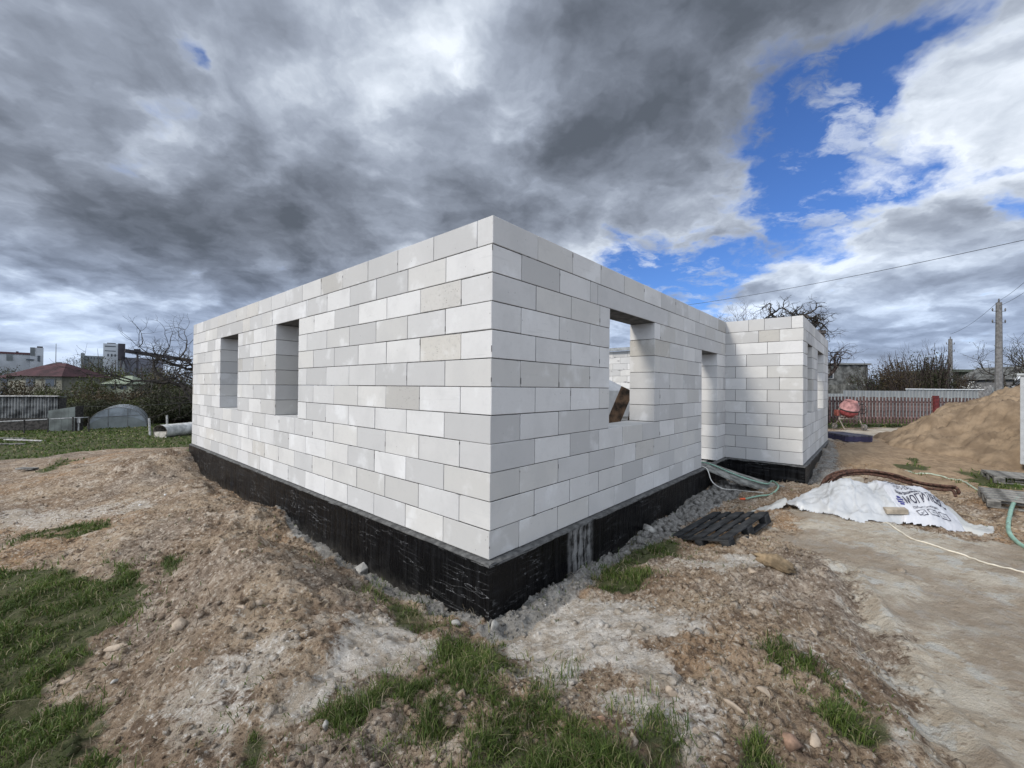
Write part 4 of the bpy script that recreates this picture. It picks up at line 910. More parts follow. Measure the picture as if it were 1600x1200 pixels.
for (x,y,rz,lab) in ((.02,.22,-.2,'tan brick weighing down the top of the white sheet'),(.22,-.40,-.15,'tan brick holding the lower edge between the plain and the printed sheet')):
    p=onbag(x,y); tag(obj('brick',(lambda o:(o.data,bpy.data.objects.remove(o))[0])(part_box('brick',(.24,.11,.07),BRK,None,(0,0,0),ch=.006)),None,(p[0],p[1],p[2]+.035),(.08,-.1,BR+rz)),lab,'brick')
# dark brown earth heap with bent rusty rods behind the sheeting
RUS=mat('rusty_rod',(.085,.042,.028),.8,var=.35,scale=30,bump=.5)
rb=thing('rod_bundle','bundle of dark rusty rods bent in an arch behind the sheeted pile','steel rods',(5.6,7.41,-0.3))
RB0=Vector((5.6,7.41,-0.3))
for i in range(8):
    o_=Vector((random.uniform(-.03,.03),random.uniform(-.06,.10),random.uniform(-.03,.03)))
    pts=[(5.42,7.22,-0.3),(5.49,7.26,-0.14),(5.64,7.31,-0.03),(5.86,7.31,0.05),(6.12,7.21,0.1),(6.38,7.01,0.08),(6.62,6.81,0),(6.79,6.61,-0.01),(6.87,6.51,0),(6.87,6.46,-0.08)]
    pts=[Vector(q)+o_*(1+.5*random.random())-RB0 for q in pts]
    if i>2: pts=pts[:random.randint(6,8)]
    obj('rod',MB().tube(catmull(pts,5),.020,6).me('rod',RUS,True),rb)
# ------------------------------------------------------------------ sand heap
def heap(name,label,cx,cy,rx,ry,hh,mt,seed,rot=0,n=150,kind=None,cat='sand heap',zb=None,pw=1.0):
    xs=np.linspace(-1.15,1.15,n); X,Y=np.meshgrid(xs,xs); c,s=math.cos(rot),math.sin(rot); WX=cx+(X*rx)*c-(Y*ry)*s; WY=cy+(X*rx)*s+(Y*ry)*c
    r=np.hypot(X,Y)+(fbm(WX*.9,WY*.9,seed,4)-.5)*.34; h=np.clip(1-r,0,1)**pw*hh; h=np.where(h>0,h,0)
    e=ss(h,0,.25*hh); h=h+e*((fbm(WX*1.8+WY*.8,WY*3.0,seed+1,5,.55)-.5)*.42-np.abs(fbm(WX*3.5,WY*5,seed+5,4,.6)-.5)*.30+(fbm(WX*11,WY*11,seed+2,4,.6)-.5)*.13+(fbm(WX*30,WY*30,seed+3,2,.6)-.5)*.04)*min(1,hh)
    Z=Hfull(WX,WY)-.10*(1-ss(h,0,.10))+h
    V=np.stack([WX-cx,WY-cy,Z],-1).reshape(-1,3); i=(np.arange(n-1)[:,None]*n+np.arange(n-1)[None]).ravel()
    return tag(obj(name,mesh(name,V,np.stack([i,i+1,i+n+1,i+n],1),mt,True),None,(cx,cy,0)),label,cat,kind=kind)
SND=mat('heap_sand',(.27,.20,.132),.95,var=.22,scale=2.5,bump=.9,bscale=24,spec=.1,col2=(.165,.12,.08))
heap('sand_heap','large heap of yellow-brown sand rising at the right edge in front of the picket fence',15.9,11.6,4.5,3.7,2.55,SND,301,.1,210,pw=.86)
# ------------------------------------------------------------------ grey cabinet at the right edge
CAB=mat('cabinet_grey',(.34,.355,.35),.5,var=.06,spec=.4); CBX=(11.63,9.5,-0.18)
cb=thing('site_cabin','pale grey metal site cabinet cut off by the right edge of the picture','cabin',(CBX[0],CBX[1],Hpt(CBX[0],CBX[1])),-1.02)
part_box('body',(1.6,1.3,2.02),CAB,cb,(.8,.65,1.16)); part_box('base_frame',(1.5,1.2,.18),mat('dark_rust',(.09,.05,.035),.8),cb,(.8,.66,.08)); part_box('door',(.7,.02,1.8),CAB,cb,(.85,-.012,1.15),ch=.008)
part_box('corner_trim',(.06,.06,2.0),mat('trim_grey',(.36,.37,.37),.5,var=.05),cb,(.024,.024,1.16)); part_box('roof',(1.7,1.4,.05),CAB,cb,(.8,.65,2.20))
# ------------------------------------------------------------------ purple insulation boards
PUR=mat('violet_board',(.045,.04,.085),.6,var=.15); PUT=mat('lighter_board_top',(.10,.095,.12),.8,var=.3)  # top board of each pack is lighter than the rest
for i,(px,sz,lab) in enumerate((((11.12,13.93,-0.12),(.70,.55,.20),'dark violet insulation pack on the ground, the farther left one of two by the road'),((10.55,12.63,-0.14),(.78,.6,.20),'dark violet insulation pack on the ground, the nearer right one of two'))):
    t=thing('insulation_pack',lab,'insulation pack',(px[0],px[1],Hpt(px[0],px[1])),-.1)
    for k in range(4): part_box('board',(sz[0],sz[1],sz[2]/4-.004),PUR if k<3 else PUT,t,(random.gauss(0,.006),sz[1]/2+random.gauss(0,.006),sz[2]*(k+.5)/4))
# ------------------------------------------------------------------ picket fence with posts
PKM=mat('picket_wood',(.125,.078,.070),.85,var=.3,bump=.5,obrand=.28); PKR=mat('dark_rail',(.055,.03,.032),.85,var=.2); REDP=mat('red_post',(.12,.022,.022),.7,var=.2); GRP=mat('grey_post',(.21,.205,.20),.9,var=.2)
F0=Vector((13.6,18.6,0)); F1=Vector((26.5,18.2,0)); FD=(F1-F0).normalized(); FL=(F1-F0).length
pf=thing('picket_fence','reddish brown wooden picket fence with dark rails behind the cement mixer','fence',(F0.x,F0.y,Hpt(F0.x,F0.y)),math.atan2(FD.y,FD.x)); z_=Hpt(F0.x,F0.y)
pm=None; n=int(FL/.148)
for i in range(n):
    x=i*.148; wz=Hpt(F0.x+FD.x*x,F0.y+FD.y*x)-z_
    part_box('picket',(.085,.022,1.18),PKM,pf,(x,-.03,.76+wz*.6+random.gauss(0,.012)),(0,random.gauss(0,.012),0))
for i in range(n): part_box('gap_shade_board',(.10,.02,1.02),PKR,pf,(i*.148+.074,.045,.70))  # dark boards added behind the pickets so the gaps read as shadow
for hz_ in (.42,1.14): part_box('rail',(FL,.05,.07),PKR,pf,(FL/2,.010,hz_))
for x,mt,w_,h_ in ((5.15,REDP,.20,1.42),(10.4,REDP,.14,1.3),(.3,REDP,.14,1.3)): part_box('post',(w_,.12,h_),mt,pf,(x,-.06,h_/2+.02))
part_box('post',(.22,.2,1.75),GRP,pf,(7.15,-.10,.8))
# grey sheet fence of the neighbouring plot
SHM=mat('grey_sheet_metal',(.235,.245,.245),.55,var=.08,scale=1.2,spec=.4,obrand=.05); WHC=mat('white_capping',(.72,.73,.73),.5,var=.05)
def ribsheet(name,L,h,mt,parent,loc,pitch=.20,dep=.03,rot=(0,0,0)):
    V=[];Fc=[]; x=0; k=0; prof=[(0,0),(.35,0),(.45,1),(.9,1)]
    while x<L-1e-6:
        for fx,dy in prof:
            xx=min(L,x+fx*pitch); V.append((xx,dy*dep,0)); V.append((xx,dy*dep,h))
        x+=pitch
    V+=[(L,0,0),(L,0,h)]; nn=len(V)//2
    for i in range(nn-1): Fc.append((2*i,2*i+2,2*i+3,2*i+1))
    return obj(name,mesh(name,V,Fc,mt),parent,loc,rot)
G0=(18.89,25.02,-0.42); sf=thing('sheet_fence','tall grey profiled metal fence of stepped panels behind the picket fence','fence',(G0[0],G0[1],-.3),-.02)
xs_=[(0,1.05,1.72),(1.05,4.75,1.92),(4.75,9.45,2.02),(9.45,13.,2.2)]
for a,b,h in xs_:
    m_=a
    while m_<b-1e-3:
        e=min(b,m_+1.15); ribsheet('sheet',e-m_-.006,h,SHM,sf,(m_,0,-.1)); m_=e
part_box('capping',(4.7,.10,.045),WHC,sf,(7.1,.0,1.94)); part_box('capping',(2.6,.10,.045),WHC,sf,(12.3,.0,2.135))
part_box('post',(.25,.2,2.3),GRP,sf,(9.42,-.12,1.0))
# ------------------------------------------------------------------ cement mixer
MX=(14.04,17.31,0.05); mx=thing('cement_mixer','red cement mixer on a pale tubular frame with wheels before the picket fence','cement mixer',(MX[0],MX[1],Hpt(MX[0],MX[1])),0)
RDM=mat('mixer_red',(.33,.075,.078),.55,var=.25,scale=5); RDL=mat('mixer_pale_red',(.42,.22,.21),.8,var=.2,scale=5); FRM=mat('frame_dusty',(.30,.26,.22),.7,var=.3); RUB=mat('rubber',(.03,.03,.03),.8)  # drum mouth half is paler than the drum bottom
def lathe(prof,n=24,ax='z'):
    V=[];Fc=[]; m=len(prof)
    for k in range(n):
        a=2*PI*k/n
        for r,z in prof:
            V.append((r*math.cos(a),r*math.sin(a),z) if ax=='z' else ((z,r*math.cos(a),r*math.sin(a)) if ax=='x' else (r*math.cos(a),z,r*math.sin(a))))
    for k in range(n):
        for i in range(m-1): Fc.append((k*m+i,((k+1)%n)*m+i,((k+1)%n)*m+i+1,k*m+i+1))
    return V,Fc
V,Fc=lathe([(0,-.30),(.20,-.30),(.33,-.14),(.345,.0)]); dr=obj('drum_bottom',mesh('drum_bottom',V,Fc,RDM,True),mx,(0,0,.86),(.35,0,0))
V,Fc=lathe([(.35,.0),(.34,.12),(.22,.34),(.225,.36),(.205,.35),(.3,.13),(.31,.02)]); obj('drum_mouth',mesh('drum_mouth',V,Fc,RDL,True),mx,(0,0,.86),(.35,0,0))
V,Fc=lathe([(.348,-.02),(.362,-.02),(.362,.025),(.348,.025)]); obj('ring_gear',mesh('ring_gear',V,Fc,RUB),mx,(0,0,.86),(.35,0,0))
b=MB()
for sx in (-1,1):
    b.tube([(sx*.42,0,.88),(sx*.42,-.02,.45),(sx*.40,-.30,.02)],.022,6); b.tube([(sx*.42,-.02,.45),(sx*.38,.30,.12)],.022,6)
b.tube([(-.42,-.02,.45),(.42,-.02,.45)],.022,6); b.tube([(-.4,-.30,.05),(.4,-.30,.05)],.018,6); b.tube([(-.42,0,.9),(-.3,0,.86)],.03,6); b.tube([(.42,0,.9),(.3,0,.86)],.03,6)
for k in range(7): b.tube([(-.36+.12*k,-.02,.45),(-.36+.12*k+.03,-.02,.56)],.01,4)
b.tube([(-.36,-.02,.56),(.40,-.02,.56)],.014,6)
obj('frame',b.me('frame',FRM,True),mx)
for sx in (-.36,.40):
    V,Fc=lathe([(0,-.03),(.10,-.03),(.125,-.025),(.13,0),(.125,.025),(.10,.03),(0,.03)],16,'x'); wh=obj('wheel',mesh('wheel',V,Fc,mat('wheel_dusty',(.16,.15,.14),.8)),mx,(sx,.30 if sx<0 else -.30,.13))
    obj('hub',MB().tube([(-.05,0,0),(.05,0,0)],.035,8).me('hub',FRM),wh)
V,Fc=lathe([(.20,-.012),(.215,0),(.20,.012),(.185,0),(.20,-.012)],20,'x'); hw_=obj('tilt_wheel',mesh('tilt_wheel',V,Fc,RUB),mx,(.56,0,.86))
b=MB(); [b.tube([(0,0,0),(0,.2*math.cos(a),.2*math.sin(a))],.009,5) for a in (0,PI/2,PI,3*PI/2)]; b.tube([(-.13,0,0),(.02,0,0)],.018,6); obj('spoke',b.me('spoke',RUB),hw_)
part_box('motor_housing',(.10,.2,.26),mat('mixer_orange',(.20,.06,.045),.6,var=.2),mx,(-.50,0,.70),ch=.02)
line('stick','pale wooden stick leaning up from the road before the picket fence','stick',[(*(20.2,19.59),Hpt(*(20.2,19.59))),(*(17.27,16.51,0.61)[:2],(17.27,16.51,0.61)[2])],.022,mat('pale_stick',(.60,.54,.44),.8),5)
# ------------------------------------------------------------------ trees, bushes
BARK=mat('dark_bark',(.045,.038,.032),.9,var=.25); TWG=mat('twig',(.060,.045,.038),.9,var=.3); TWB=mat('brown_twig',(.085,.050,.035),.9,var=.3)
def leafmat(name,c1,c2):
    m=blade_mat(name,c1,c2,tuple((a+b)/2*1.25 for a,b in zip(c1,c2))); return m
LOL=leafmat('leaf_olive',(.050,.058,.018),(.085,.092,.028)); LDK=leafmat('leaf_dark',(.030,.034,.016),(.052,.055,.024)); LBR=leafmat('bud_brown',(.062,.048,.026),(.088,.064,.034)); LYG=leafmat('leaf_spring',(.10,.125,.020),(.15,.17,.03)); BLS=leafmat('blossom',(.38,.37,.34),(.55,.54,.50))
def grow(b,p,d,L,r,depth,rng,curl=.35,up=.12,n=5,ends=None,sides=4,split=(2,3),taper=.62,spread=.62):
    pts=[p.copy()]; q=p.copy(); dd=d.copy(); ns=4
    for i in range(ns):
        dd=(dd+Vector(rng.normal(0,curl*.5,3))+Vector((0,0,up))).normalized(); q=q+dd*(L/ns); pts.append(q.copy())
    b.tube(pts,[r*(1-(1-taper)*i/ns) for i in range(ns+1)],sides if depth>1 else 3,cap=False)
    if ends is not None and depth<=1: ends.append((q.copy(),dd.copy())); ends.append((pts[2].copy(),dd.copy()))
    if depth<=0: return
    for k in range(rng.integers(split[0],split[1]+1)):
        nd=(dd+Vector(rng.normal(0,spread,3))).normalized(); grow(b,q,nd,L*rng.uniform(.62,.88),r*taper*.85,depth-1,rng,curl,up,n,ends,sides,split,taper,spread)
    if depth>=2:
        for k in range(2):
            i=rng.integers(1,ns); nd=(dd+Vector(rng.normal(0,.9,3))).normalized(); grow(b,pts[i],nd,L*.5,r*.4,max(0,depth-2),rng,curl,up,n,ends,3,split,taper,spread)
def leaves(pts,per,sz,spread,rng,flat=False):
    P=np.array([[*q] for q,_ in pts]) if not isinstance(pts,np.ndarray) else pts
    n=len(P)*per; c=np.repeat(P,per,0)+rng.normal(0,spread,(n,3)); s=rng.uniform(.5,1.3,n)[:,None]*sz
    a=rng.normal(size=(n,3)); a/=np.linalg.norm(a,axis=1)[:,None]; b=np.cross(a,rng.normal(size=(n,3))); b/=np.linalg.norm(b,axis=1)[:,None]+1e-9
    V=np.stack([c-a*s,c+b*s*.55,c+a*s,c-b*s*.55],1).reshape(-1,3); return V,np.arange(n*4).reshape(-1,4)
def bare_tree(name,label,cat,loc,h,depth,seed,trunk_h=None,lean=(0,0),mt=BARK,curl=.4,up=.1,r=None,leaf=None,group=None,split=(2,3),spread=.62,tw=None):
    rng=np.random.default_rng(seed); t=thing(name,label,cat,loc,0,group); th=trunk_h or h*.25; r=r or h*.03
    tp=[Vector((0,0,-.1)),Vector((lean[0]*.3,lean[1]*.3,th*.5)),Vector((lean[0],lean[1],th))]
    obj('trunk',MB().tube(tp,[r*1.25,r,r*.9],8).me('trunk',mt,True),t)
    b=MB(); ends=[]; L=(h-th)/2.7
    for k in range(4):
        a=k*PI/2+rng.uniform(-.4,.4); d=Vector((math.cos(a)*.8,math.sin(a)*.8,rng.uniform(.45,1))).normalized()
        grow(b,tp[-1],d,L,r*.62,depth,rng,curl,up,ends=ends,split=split,spread=spread)
    obj('crown',b.me('crown',tw or TWG),t)
    if leaf:
        V,Fc=leaves(ends,leaf[1],leaf[2],leaf[3],rng); obj('foliage',mesh('foliage',V,Fc,leaf[0]),t)
    return t
def bush(label,loc,w_,h_,kind,seed,cat='bush',name='bush',n=1500,dp=None,twigs=26,group=None,lsz=1.):
    # a rounded uneven clump: several lobes of leaf clusters over a fan of stems
    rng=np.random.default_rng(seed); t=thing(name,label,cat,loc,0,group); dp=dp or w_*.7
    lob=[(rng.uniform(-.36,.36)*w_,rng.uniform(-.3,.3)*dp,rng.uniform(.40,.74)*h_,rng.uniform(.18,.34)) for _ in range(9)]
    lob+=[(rng.uniform(-.42,.42)*w_,rng.uniform(-.4,.1)*dp,rng.uniform(.12,.35)*h_,rng.uniform(.16,.26)) for _ in range(5)]
    P=[]
    for (x,y,z,s) in lob:
        k=n//len(lob); q=rng.normal(size=(k,3)); q/=np.linalg.norm(q,axis=1)[:,None]; rr=rng.uniform(.45,1.08,k)[:,None]**.6
        P.append(np.array([x,y,z])+q*rr*np.array([s*w_,s*dp,s*h_*1.0]))
    P=np.vstack(P); P=P[P[:,2]>-.1]; P+=rng.normal(0,.03*h_,P.shape)
    V,Fc=leaves(P,1,.040*max(w_,h_)**.6*1.7*lsz,.01,rng); obj('crown',mesh('crown',V,Fc,kind),t)
    b=MB()
    for k in range(twigs):
        a=rng.uniform(0,2*PI); e=P[rng.integers(0,len(P))]*np.array([1.02,1.02,1.08]); s=Vector((e[0]*.15,e[1]*.15,0)); e=Vector(e); m=(s+e)/2+Vector(rng.normal(0,.06*w_,3))
        b.tube([s,m,e,e+Vector(rng.normal(0,.05*w_,3))+Vector((0,0,.07*h_))],[.012*h_,.008*h_,.004*h_,.0015*h_],3,cap=False)
    obj('trunk',b.me('trunk',TWG),t); return t
def gz(p): return (p[0],p[1],Hpt(p[0],p[1]))
def gd(px,d): # a point on the ground at the given distance
    return px
# big dark bare tree by the left end of the house
TL=(-19.81,26.01,-0.08); bare_tree('bare_tree','dark bare-branched tree rising beside the far left end of the house','tree',(TL[0]+.35,TL[1],Hpt(TL[0],TL[1])),7.4,5,5,trunk_h=1.8,r=.27,curl=.5,spread=.7,up=.05,tw=BARK)
for i,(p,w,kd,lab,cat,n_) in enumerate([
 ((-48.56,40,1.84),6,LBR,'reddish brown bush at the left edge above the striped shed','bush',3000),
 ((-76.78,65.99,3.02),10,LDK,'broad dark bush mass below the distant long white building at left','bush',2600),
 ((-42.73,38,1.16),3.6,LDK,'dark green bush in front of the red-roofed house','bush',2600),
 ((-38.15,36.01,1.03),4.6,LOL,'olive bush behind the lean-to beside the red-roofed house','bush',3200),
 ((-42.32,41.99,2.4),4.6,LOL,'olive green bush to the right of the red-roofed house','bush',3200),
 ((-55.41,55.98,4.35),6,LOL,'tall olive tree clump below the white tower building','tree',3200),
 ((-57.15,59.98,4.58),6.5,LDK,'dark rounded tree in front of the white tower building','tree',3200),
 ((-35.71,38,1.23),6.6,LBR,'brown budding bush behind the top of the greenhouse','bush',4200),
 ((-52.04,55.99,3.18),4.2,LYG,'fresh yellow-green shrub above the pale-roofed garden hut','bush',2400),
 ((-41.72,47.99,3.11),5.5,LOL,'olive bush right of the pale-roofed garden hut','bush',3200),
 ((-32.04,36.01,0.48),4.4,LOL,'low olive bush just behind the right half of the greenhouse','bush',3200),
 ((-33.77,40,2.11),5.0,LDK,'dark bush between the garden hut and the bare tree','bush',3600),
 ((-37.72,45.99,3.28),5,LBR,'rust-tinged brown bush left of the dark bare tree','bush',3200),
 ((-27.03,34,1.51),4.6,LDK,'dark shrub below the branches of the dark bare tree','bush',3600),
 ((-27.54,33.01,0.23),5.0,LDK,'low dark shrub above the white open pipe','bush',3600),
 ((-30.94,40,2.14),5,LOL,'olive shrub hidden half behind the left end of the house','bush',2600),
 ((-88.3,83.96,6.24),6,LDK,'far dark treetop just right of the red roof','tree',2400),
 ((-96.63,94.97,4.99),9,LOL,'far greenish treetop below the grey flat building','tree',2600),
 ((-75.2,84.97,5.39),10,LDK,'far dark tree belt under the inclined gallery','tree',3000),
 ((-63.96,77.97,5.36),8,LBR,'far brownish tree clump behind the bare tree','tree',2600),
 ((-119.42,104.97,5.72),12,LDK,'far dark tree row behind the red roof','tree',2600),
 ((-112.28,91.98,4.84),10,LDK,'far dark tree row at the left edge','tree',2600),
 ((-34.39,35.01,0.26),4.6,LDK,'low dark bush behind the left shoulder of the greenhouse','bush',3200),
 ((-35.08,34.01,-0.03),3.6,LDK,'low dark bush in the gap between the lean-to and the greenhouse','bush',3000),
 ((-51.77,40,2.24),8,LDK,'dark bushes cut by the left edge of the picture','bush',2400)]):
    g_=gz(p); bush(lab,g_,w,(p[2]-g_[2])/.96,kd,100+i,cat,'tree' if cat=='tree' else 'bush',n=int(n_*1.5),twigs=60,lsz=.5)
for i,(p,h,lab) in enumerate([((-95.57,88,1.29),8.8,'distant leafless tree against the sky right of the red roof'),((-72.26,82,1.47),8.6,'distant pale leafless tree under the inclined gallery')]):
    bare_tree('bare_tree',lab,'tree',gz(p),h,4,40+i,mt=TWG,r=.12,split=(2,3))
# right side: bushes behind the grey fence
for i,(p,h,w,kd,lab,cat) in enumerate([
 ((28.59,33.01,0.02),3.6,3.2,LDK,'dark twiggy bush behind the fence, just right of the grey concrete building','bush'),
 ((30.66,34.01,-0.01),4.1,3.2,LBR,'brown twiggy bush behind the white-capped fence, second from the concrete building','bush'),
 ((30.19,32.01,0.09),4.1,3.2,LBR,'rusty brown bush behind the middle of the grey fence','bush'),
 ((33.54,34.01,0.02),5.1,3.2,LDK,'tallest dark twiggy bush left of the smaller utility pole','bush'),
 ((33.88,33.01,0.08),4.6,3.0,LDK,'dark bush touching the smaller utility pole','bush'),
 ((38.4,36.01,-0.04),3.5,2.8,LBR,'low brown bush right of the smaller utility pole','bush'),
 ((46.25,60.03,-1.24),4.0,8,LDK,'dark distant hedge behind the grey concrete building','hedge')]):
    bush(lab,gz(p),w,h,kd,200+i,cat,'hedge' if cat=='hedge' else 'bush',n=2600,twigs=160,lsz=.40)
for i,(px,h) in enumerate((((31.02,35.01,-0.06),4.8),((31.71,34.01,0),5.0),((34.91,35.01,-0.02),5.8),((37.18,36.01,-0.05),5.0))):
    bare_tree('bare_tree',['spindly leafless sapling over the left part of the brown bushes','spindly leafless sapling over the middle of the brown bushes','spindly leafless sapling over the tallest dark bush','spindly leafless sapling beside the smaller utility pole'][i],'tree',gz(px),h,3,60+i,r=.05,trunk_h=.8,up=.25,spread=.45)
bush('white blossoming shrub behind the fence left of the large utility pole',gz((34.74,31.01,0.19)),2.6,2.4,BLS,231,'shrub','blossoming_shrub',n=1300,twigs=60,lsz=.5)
bare_tree('bare_tree','spreading bare tree with small leaves at the right edge behind the large pole','tree',gz((29.82,25.01,0.46)),5.2,4,71,trunk_h=1.2,lean=(.5,0),r=.16,up=.10,curl=.45,spread=.6,tw=BARK,leaf=(LOL,1,.035,.1))
# gnarled apple trees behind the house
AP=(12.68,19.5,1.79); bare_tree('apple_tree','gnarled bare apple tree with arching black boughs rising over the rear wing','apple tree',(AP[0],AP[1],Hpt(AP[0],AP[1])),6.5,5,83,trunk_h=3.9,r=.26,curl=.7,up=-.01,spread=.85,tw=BARK,split=(2,4))
AP=(13.04,23,1.82); bare_tree('apple_tree','smaller twiggy bare tree left of the gnarled apple tree over the wall','apple tree',(AP[0],AP[1],Hpt(AP[0],AP[1])),6.6,4,84,trunk_h=3.4,r=.09,curl=.5,up=.12,spread=.6,split=(2,3))
AP=(15.41,20,1.82); bare_tree('apple_tree','low bare branches showing past the right end of the rear wing','apple tree',(AP[0]-.3,AP[1],Hpt(AP[0],AP[1])),4.4,4,85,trunk_h=2.2,r=.10,curl=.6,up=.02,spread=.75,split=(2,2))
# dark chimney stump
p=(12.84,17.48,3.93); c=thing('chimney','dark square chimney top showing behind the rear wing below the apple tree','chimney',(p[0],p[1],Hpt(p[0],p[1]))); DK=mat('dark_brick',(.07,.06,.055),.9,var=.3,bump=.5); hh=4.0-c.location.z
part_box('shaft',(.36,.36,hh-.12),DK,c,(0,0,hh/2-.06)); part_box('cap',(.44,.44,.12),DK,c,(0,0,hh-.06))
# ------------------------------------------------------------------ utility poles and wires
CON=mat('pole_concrete',(.155,.15,.145),.9,var=.15); INS=mat('insulator',(.10,.095,.09),.4,var=.1)
def pole(label,p,top,r):
    t=thing('utility_pole',label,'utility pole',gz(p)); H_=top-t.location.z
    obj('shaft',MB().tube([(0,0,-.3),(0,0,H_)],[r*1.35,r*.9],8).me('shaft',CON),t)
    for zz in (.45,1.05):
        o=MB().tube([(-.34,0,H_-zz),(.34,0,H_-zz)],.014,5); obj('crossarm',o.me('crossarm',INS),t)
        for x in (-.33,.33): obj('insulator',MB().tube([(x,0,H_-zz),(x,0,H_-zz+.07),(x,0,H_-zz+.16)],[.015,.035,.02],6).me('insulator',INS,True),t)
    obj('insulator',MB().tube([(0,0,H_),(0,0,H_+.2)],[.04,.03],6).me('insulator',INS),t); return t
pole('tall grey concrete utility pole with two crossarms near the right edge',(25.2,21.5,1.93),6.15,.125)
pole('smaller distant grey utility pole standing behind the brown bushes',(36.93,35,2.16),5.95,.14)
WIR=mat('wire',(.03,.03,.032),.6,var=.05)
def wire(label,a,b,sag,r=.010):
    a=Vector(a);b=Vector(b); pts=[a.lerp(b,t)-Vector((0,0,sag*4*t*(1-t))) for t in np.linspace(0,1,17)]; o=MB().tube([q-a for q in pts],r,4).build('power_wire',WIR); o.location=a; return tag(o,label,'wire')
wire('long black power wire crossing the sky above the rear wing from the right edge',(20.65,15.95,7.6),(12.87,39.94,9.11),.35,.012)
wire('thin wire from the tall pole running up to the right edge of the picture',(25.16,21.46,6.23),(15.49,11.97,5.36),.1,.008)
wire('thin wire from the lower crossarm of the tall pole to the right edge',(25.16,21.46,5.97),(15.5,11.97,4.93),.1,.008)
wire('thin wire between the tall pole and the smaller pole',(25.16,21.46,6.23),(36.89,34.96,6.36),.25,.010)
wire('thin wire strung low over the garden behind the greenhouse',(-27.62,26.01,0.08),(-18.25,24.01,0.48),.12,.008)
# ------------------------------------------------------------------ neighbouring buildings, right
def windows(t,rects,y,fm,gm,dep=.08,ax='x'):
    for (x,z,w_,h_) in rects:
        wd=part_box('window',(w_,dep,h_),fm,t,(x,y,z)) if ax=='x' else part_box('window',(dep,w_,h_),fm,t,(y,x,z))
        part_box('pane',(w_*.8,dep,h_*.82),gm,wd,(0,-.015,0)) if ax=='x' else part_box('pane',(dep,w_*.8,h_*.82),gm,wd,(-.015,0,0))
GLS=mat('dark_glass',(.03,.035,.04),.15,var=.05,spec=.6); WFR=mat('window_frame',(.35,.35,.34),.7)
CG=mat('grey_block_wall',(.12,.12,.112),.95,var=.3,scale=2,bump=.5)
p=(27.75,36.02,-0.15); t=thing('concrete_building','low dark grey concrete block building behind the fence past the rear wing','building',gz(p)); zz=3.75-t.location.z
part_box('wall',(4.6,5,zz),CG,t,(.8,2.5,zz/2)); part_box('wall',(3.0,3,zz-1.75),CG,t,(.6,-1.6,(zz-1.75)/2)); part_box('roof_slab',(5.0,5.3,.14),mat('roof_slab',(.17,.17,.16),.9),t,(.8,2.5,zz+.07)); part_box('door',(.9,.06,2.),mat('door_dark',(.02,.02,.02),.8),t,(2.4,-.03,1.0))
windows(t,[(-.4,2.9,1.0,.5)],-.02,WFR,GLS); part_box('loose_board',(1.2,.5,.05),WFR,t,(.8,-1.5,zz-1.70))
p=(45.62,40.02,-0.18); t=thing('long_building','low dark building with a green-grey roof far behind the large utility pole','building',gz(p)); zz=3.4-t.location.z
part_box('wall',(7,5,zz),mat('olive_wall',(.065,.068,.045),.9,var=.3),t,(-.2,2.5,zz/2)); part_box('roof',(7.6,5.8,.25),mat('green_grey_roof',(.075,.085,.065),.8,var=.2),t,(-.2,2.5,zz+.12)); windows(t,[(-2,zz-1.2,.9,.8),(1.5,zz-1.2,.9,.8)],-.02,WFR,GLS)
p=(40.26,33,2.17); t=thing('grey_house','small grey house with a pale gable edge at the right edge behind the bare tree','house',gz(p)); zz=2.6-t.location.z
part_box('wall',(3,4,zz),mat('grey_plaster',(.17,.17,.175),.9),t,(1.2,2,zz/2)); b=MB(); b.beam((-.6,-.2,zz-.1),(1.4,-.2,zz+1.0),.2,.09); obj('bargeboard',b.me('bargeboard',WHC),t)
b=MB(); b.add([(-.6,-.2,zz-.05),(1.4,-.2,zz+1.05),(1.4,4.2,zz+1.05),(-.6,4.2,zz-.05),(3.2,-.2,zz-.05),(3.2,4.2,zz-.05)],[(0,1,2,3),(1,4,5,2)]); obj('roof',b.me('roof',CG),t); windows(t,[(.9,zz-.8,.8,.7)],-.02,WFR,GLS)
# ------------------------------------------------------------------ left: houses
def hip_house(t,w_,d_,h_,rh,wm,rm,ov=.5):
    part_box('wall',(w_,d_,h_),wm,t,(0,0,h_/2))
    W2,D2=w_/2+ov,d_/2+ov; rx=max(0,W2-D2*.9)
    b=MB(); b.add([(-W2,-D2,h_-.1),(W2,-D2,h_-.1),(W2,D2,h_-.1),(-W2,D2,h_-.1),(-rx,0,h_+rh),(rx,0,h_+rh)],[(0,1,5,4),(1,2,5),(2,3,4,5),(3,0,4),(3,2,1,0)]); return obj('roof',b.me('roof',rm),t)
CRM=mat('cream_wall',(.20,.19,.15),.9,var=.15,scale=1); MAR=mat('maroon_roof',(.055,.022,.024),.75,var=.2,scale=1)
p=(-54.5,50.03,-1.71); t=thing('red_roofed_house','cream house with a wide maroon hipped roof among the trees on the left','house',gz(p)); hh=2.35-t.location.z
rf=hip_house(t,6.0,5,hh,1.55,CRM,MAR,.45); part_box('chimney',(.4,.4,.8),DK,rf,(-1.2,1,hh+1.3)); windows(t,[(-.6,hh-.85,1.0,.95),(1.7,hh-.85,1.2,.95)],-2.52,mat('dim_frame',(.12,.12,.11),.8),GLS)
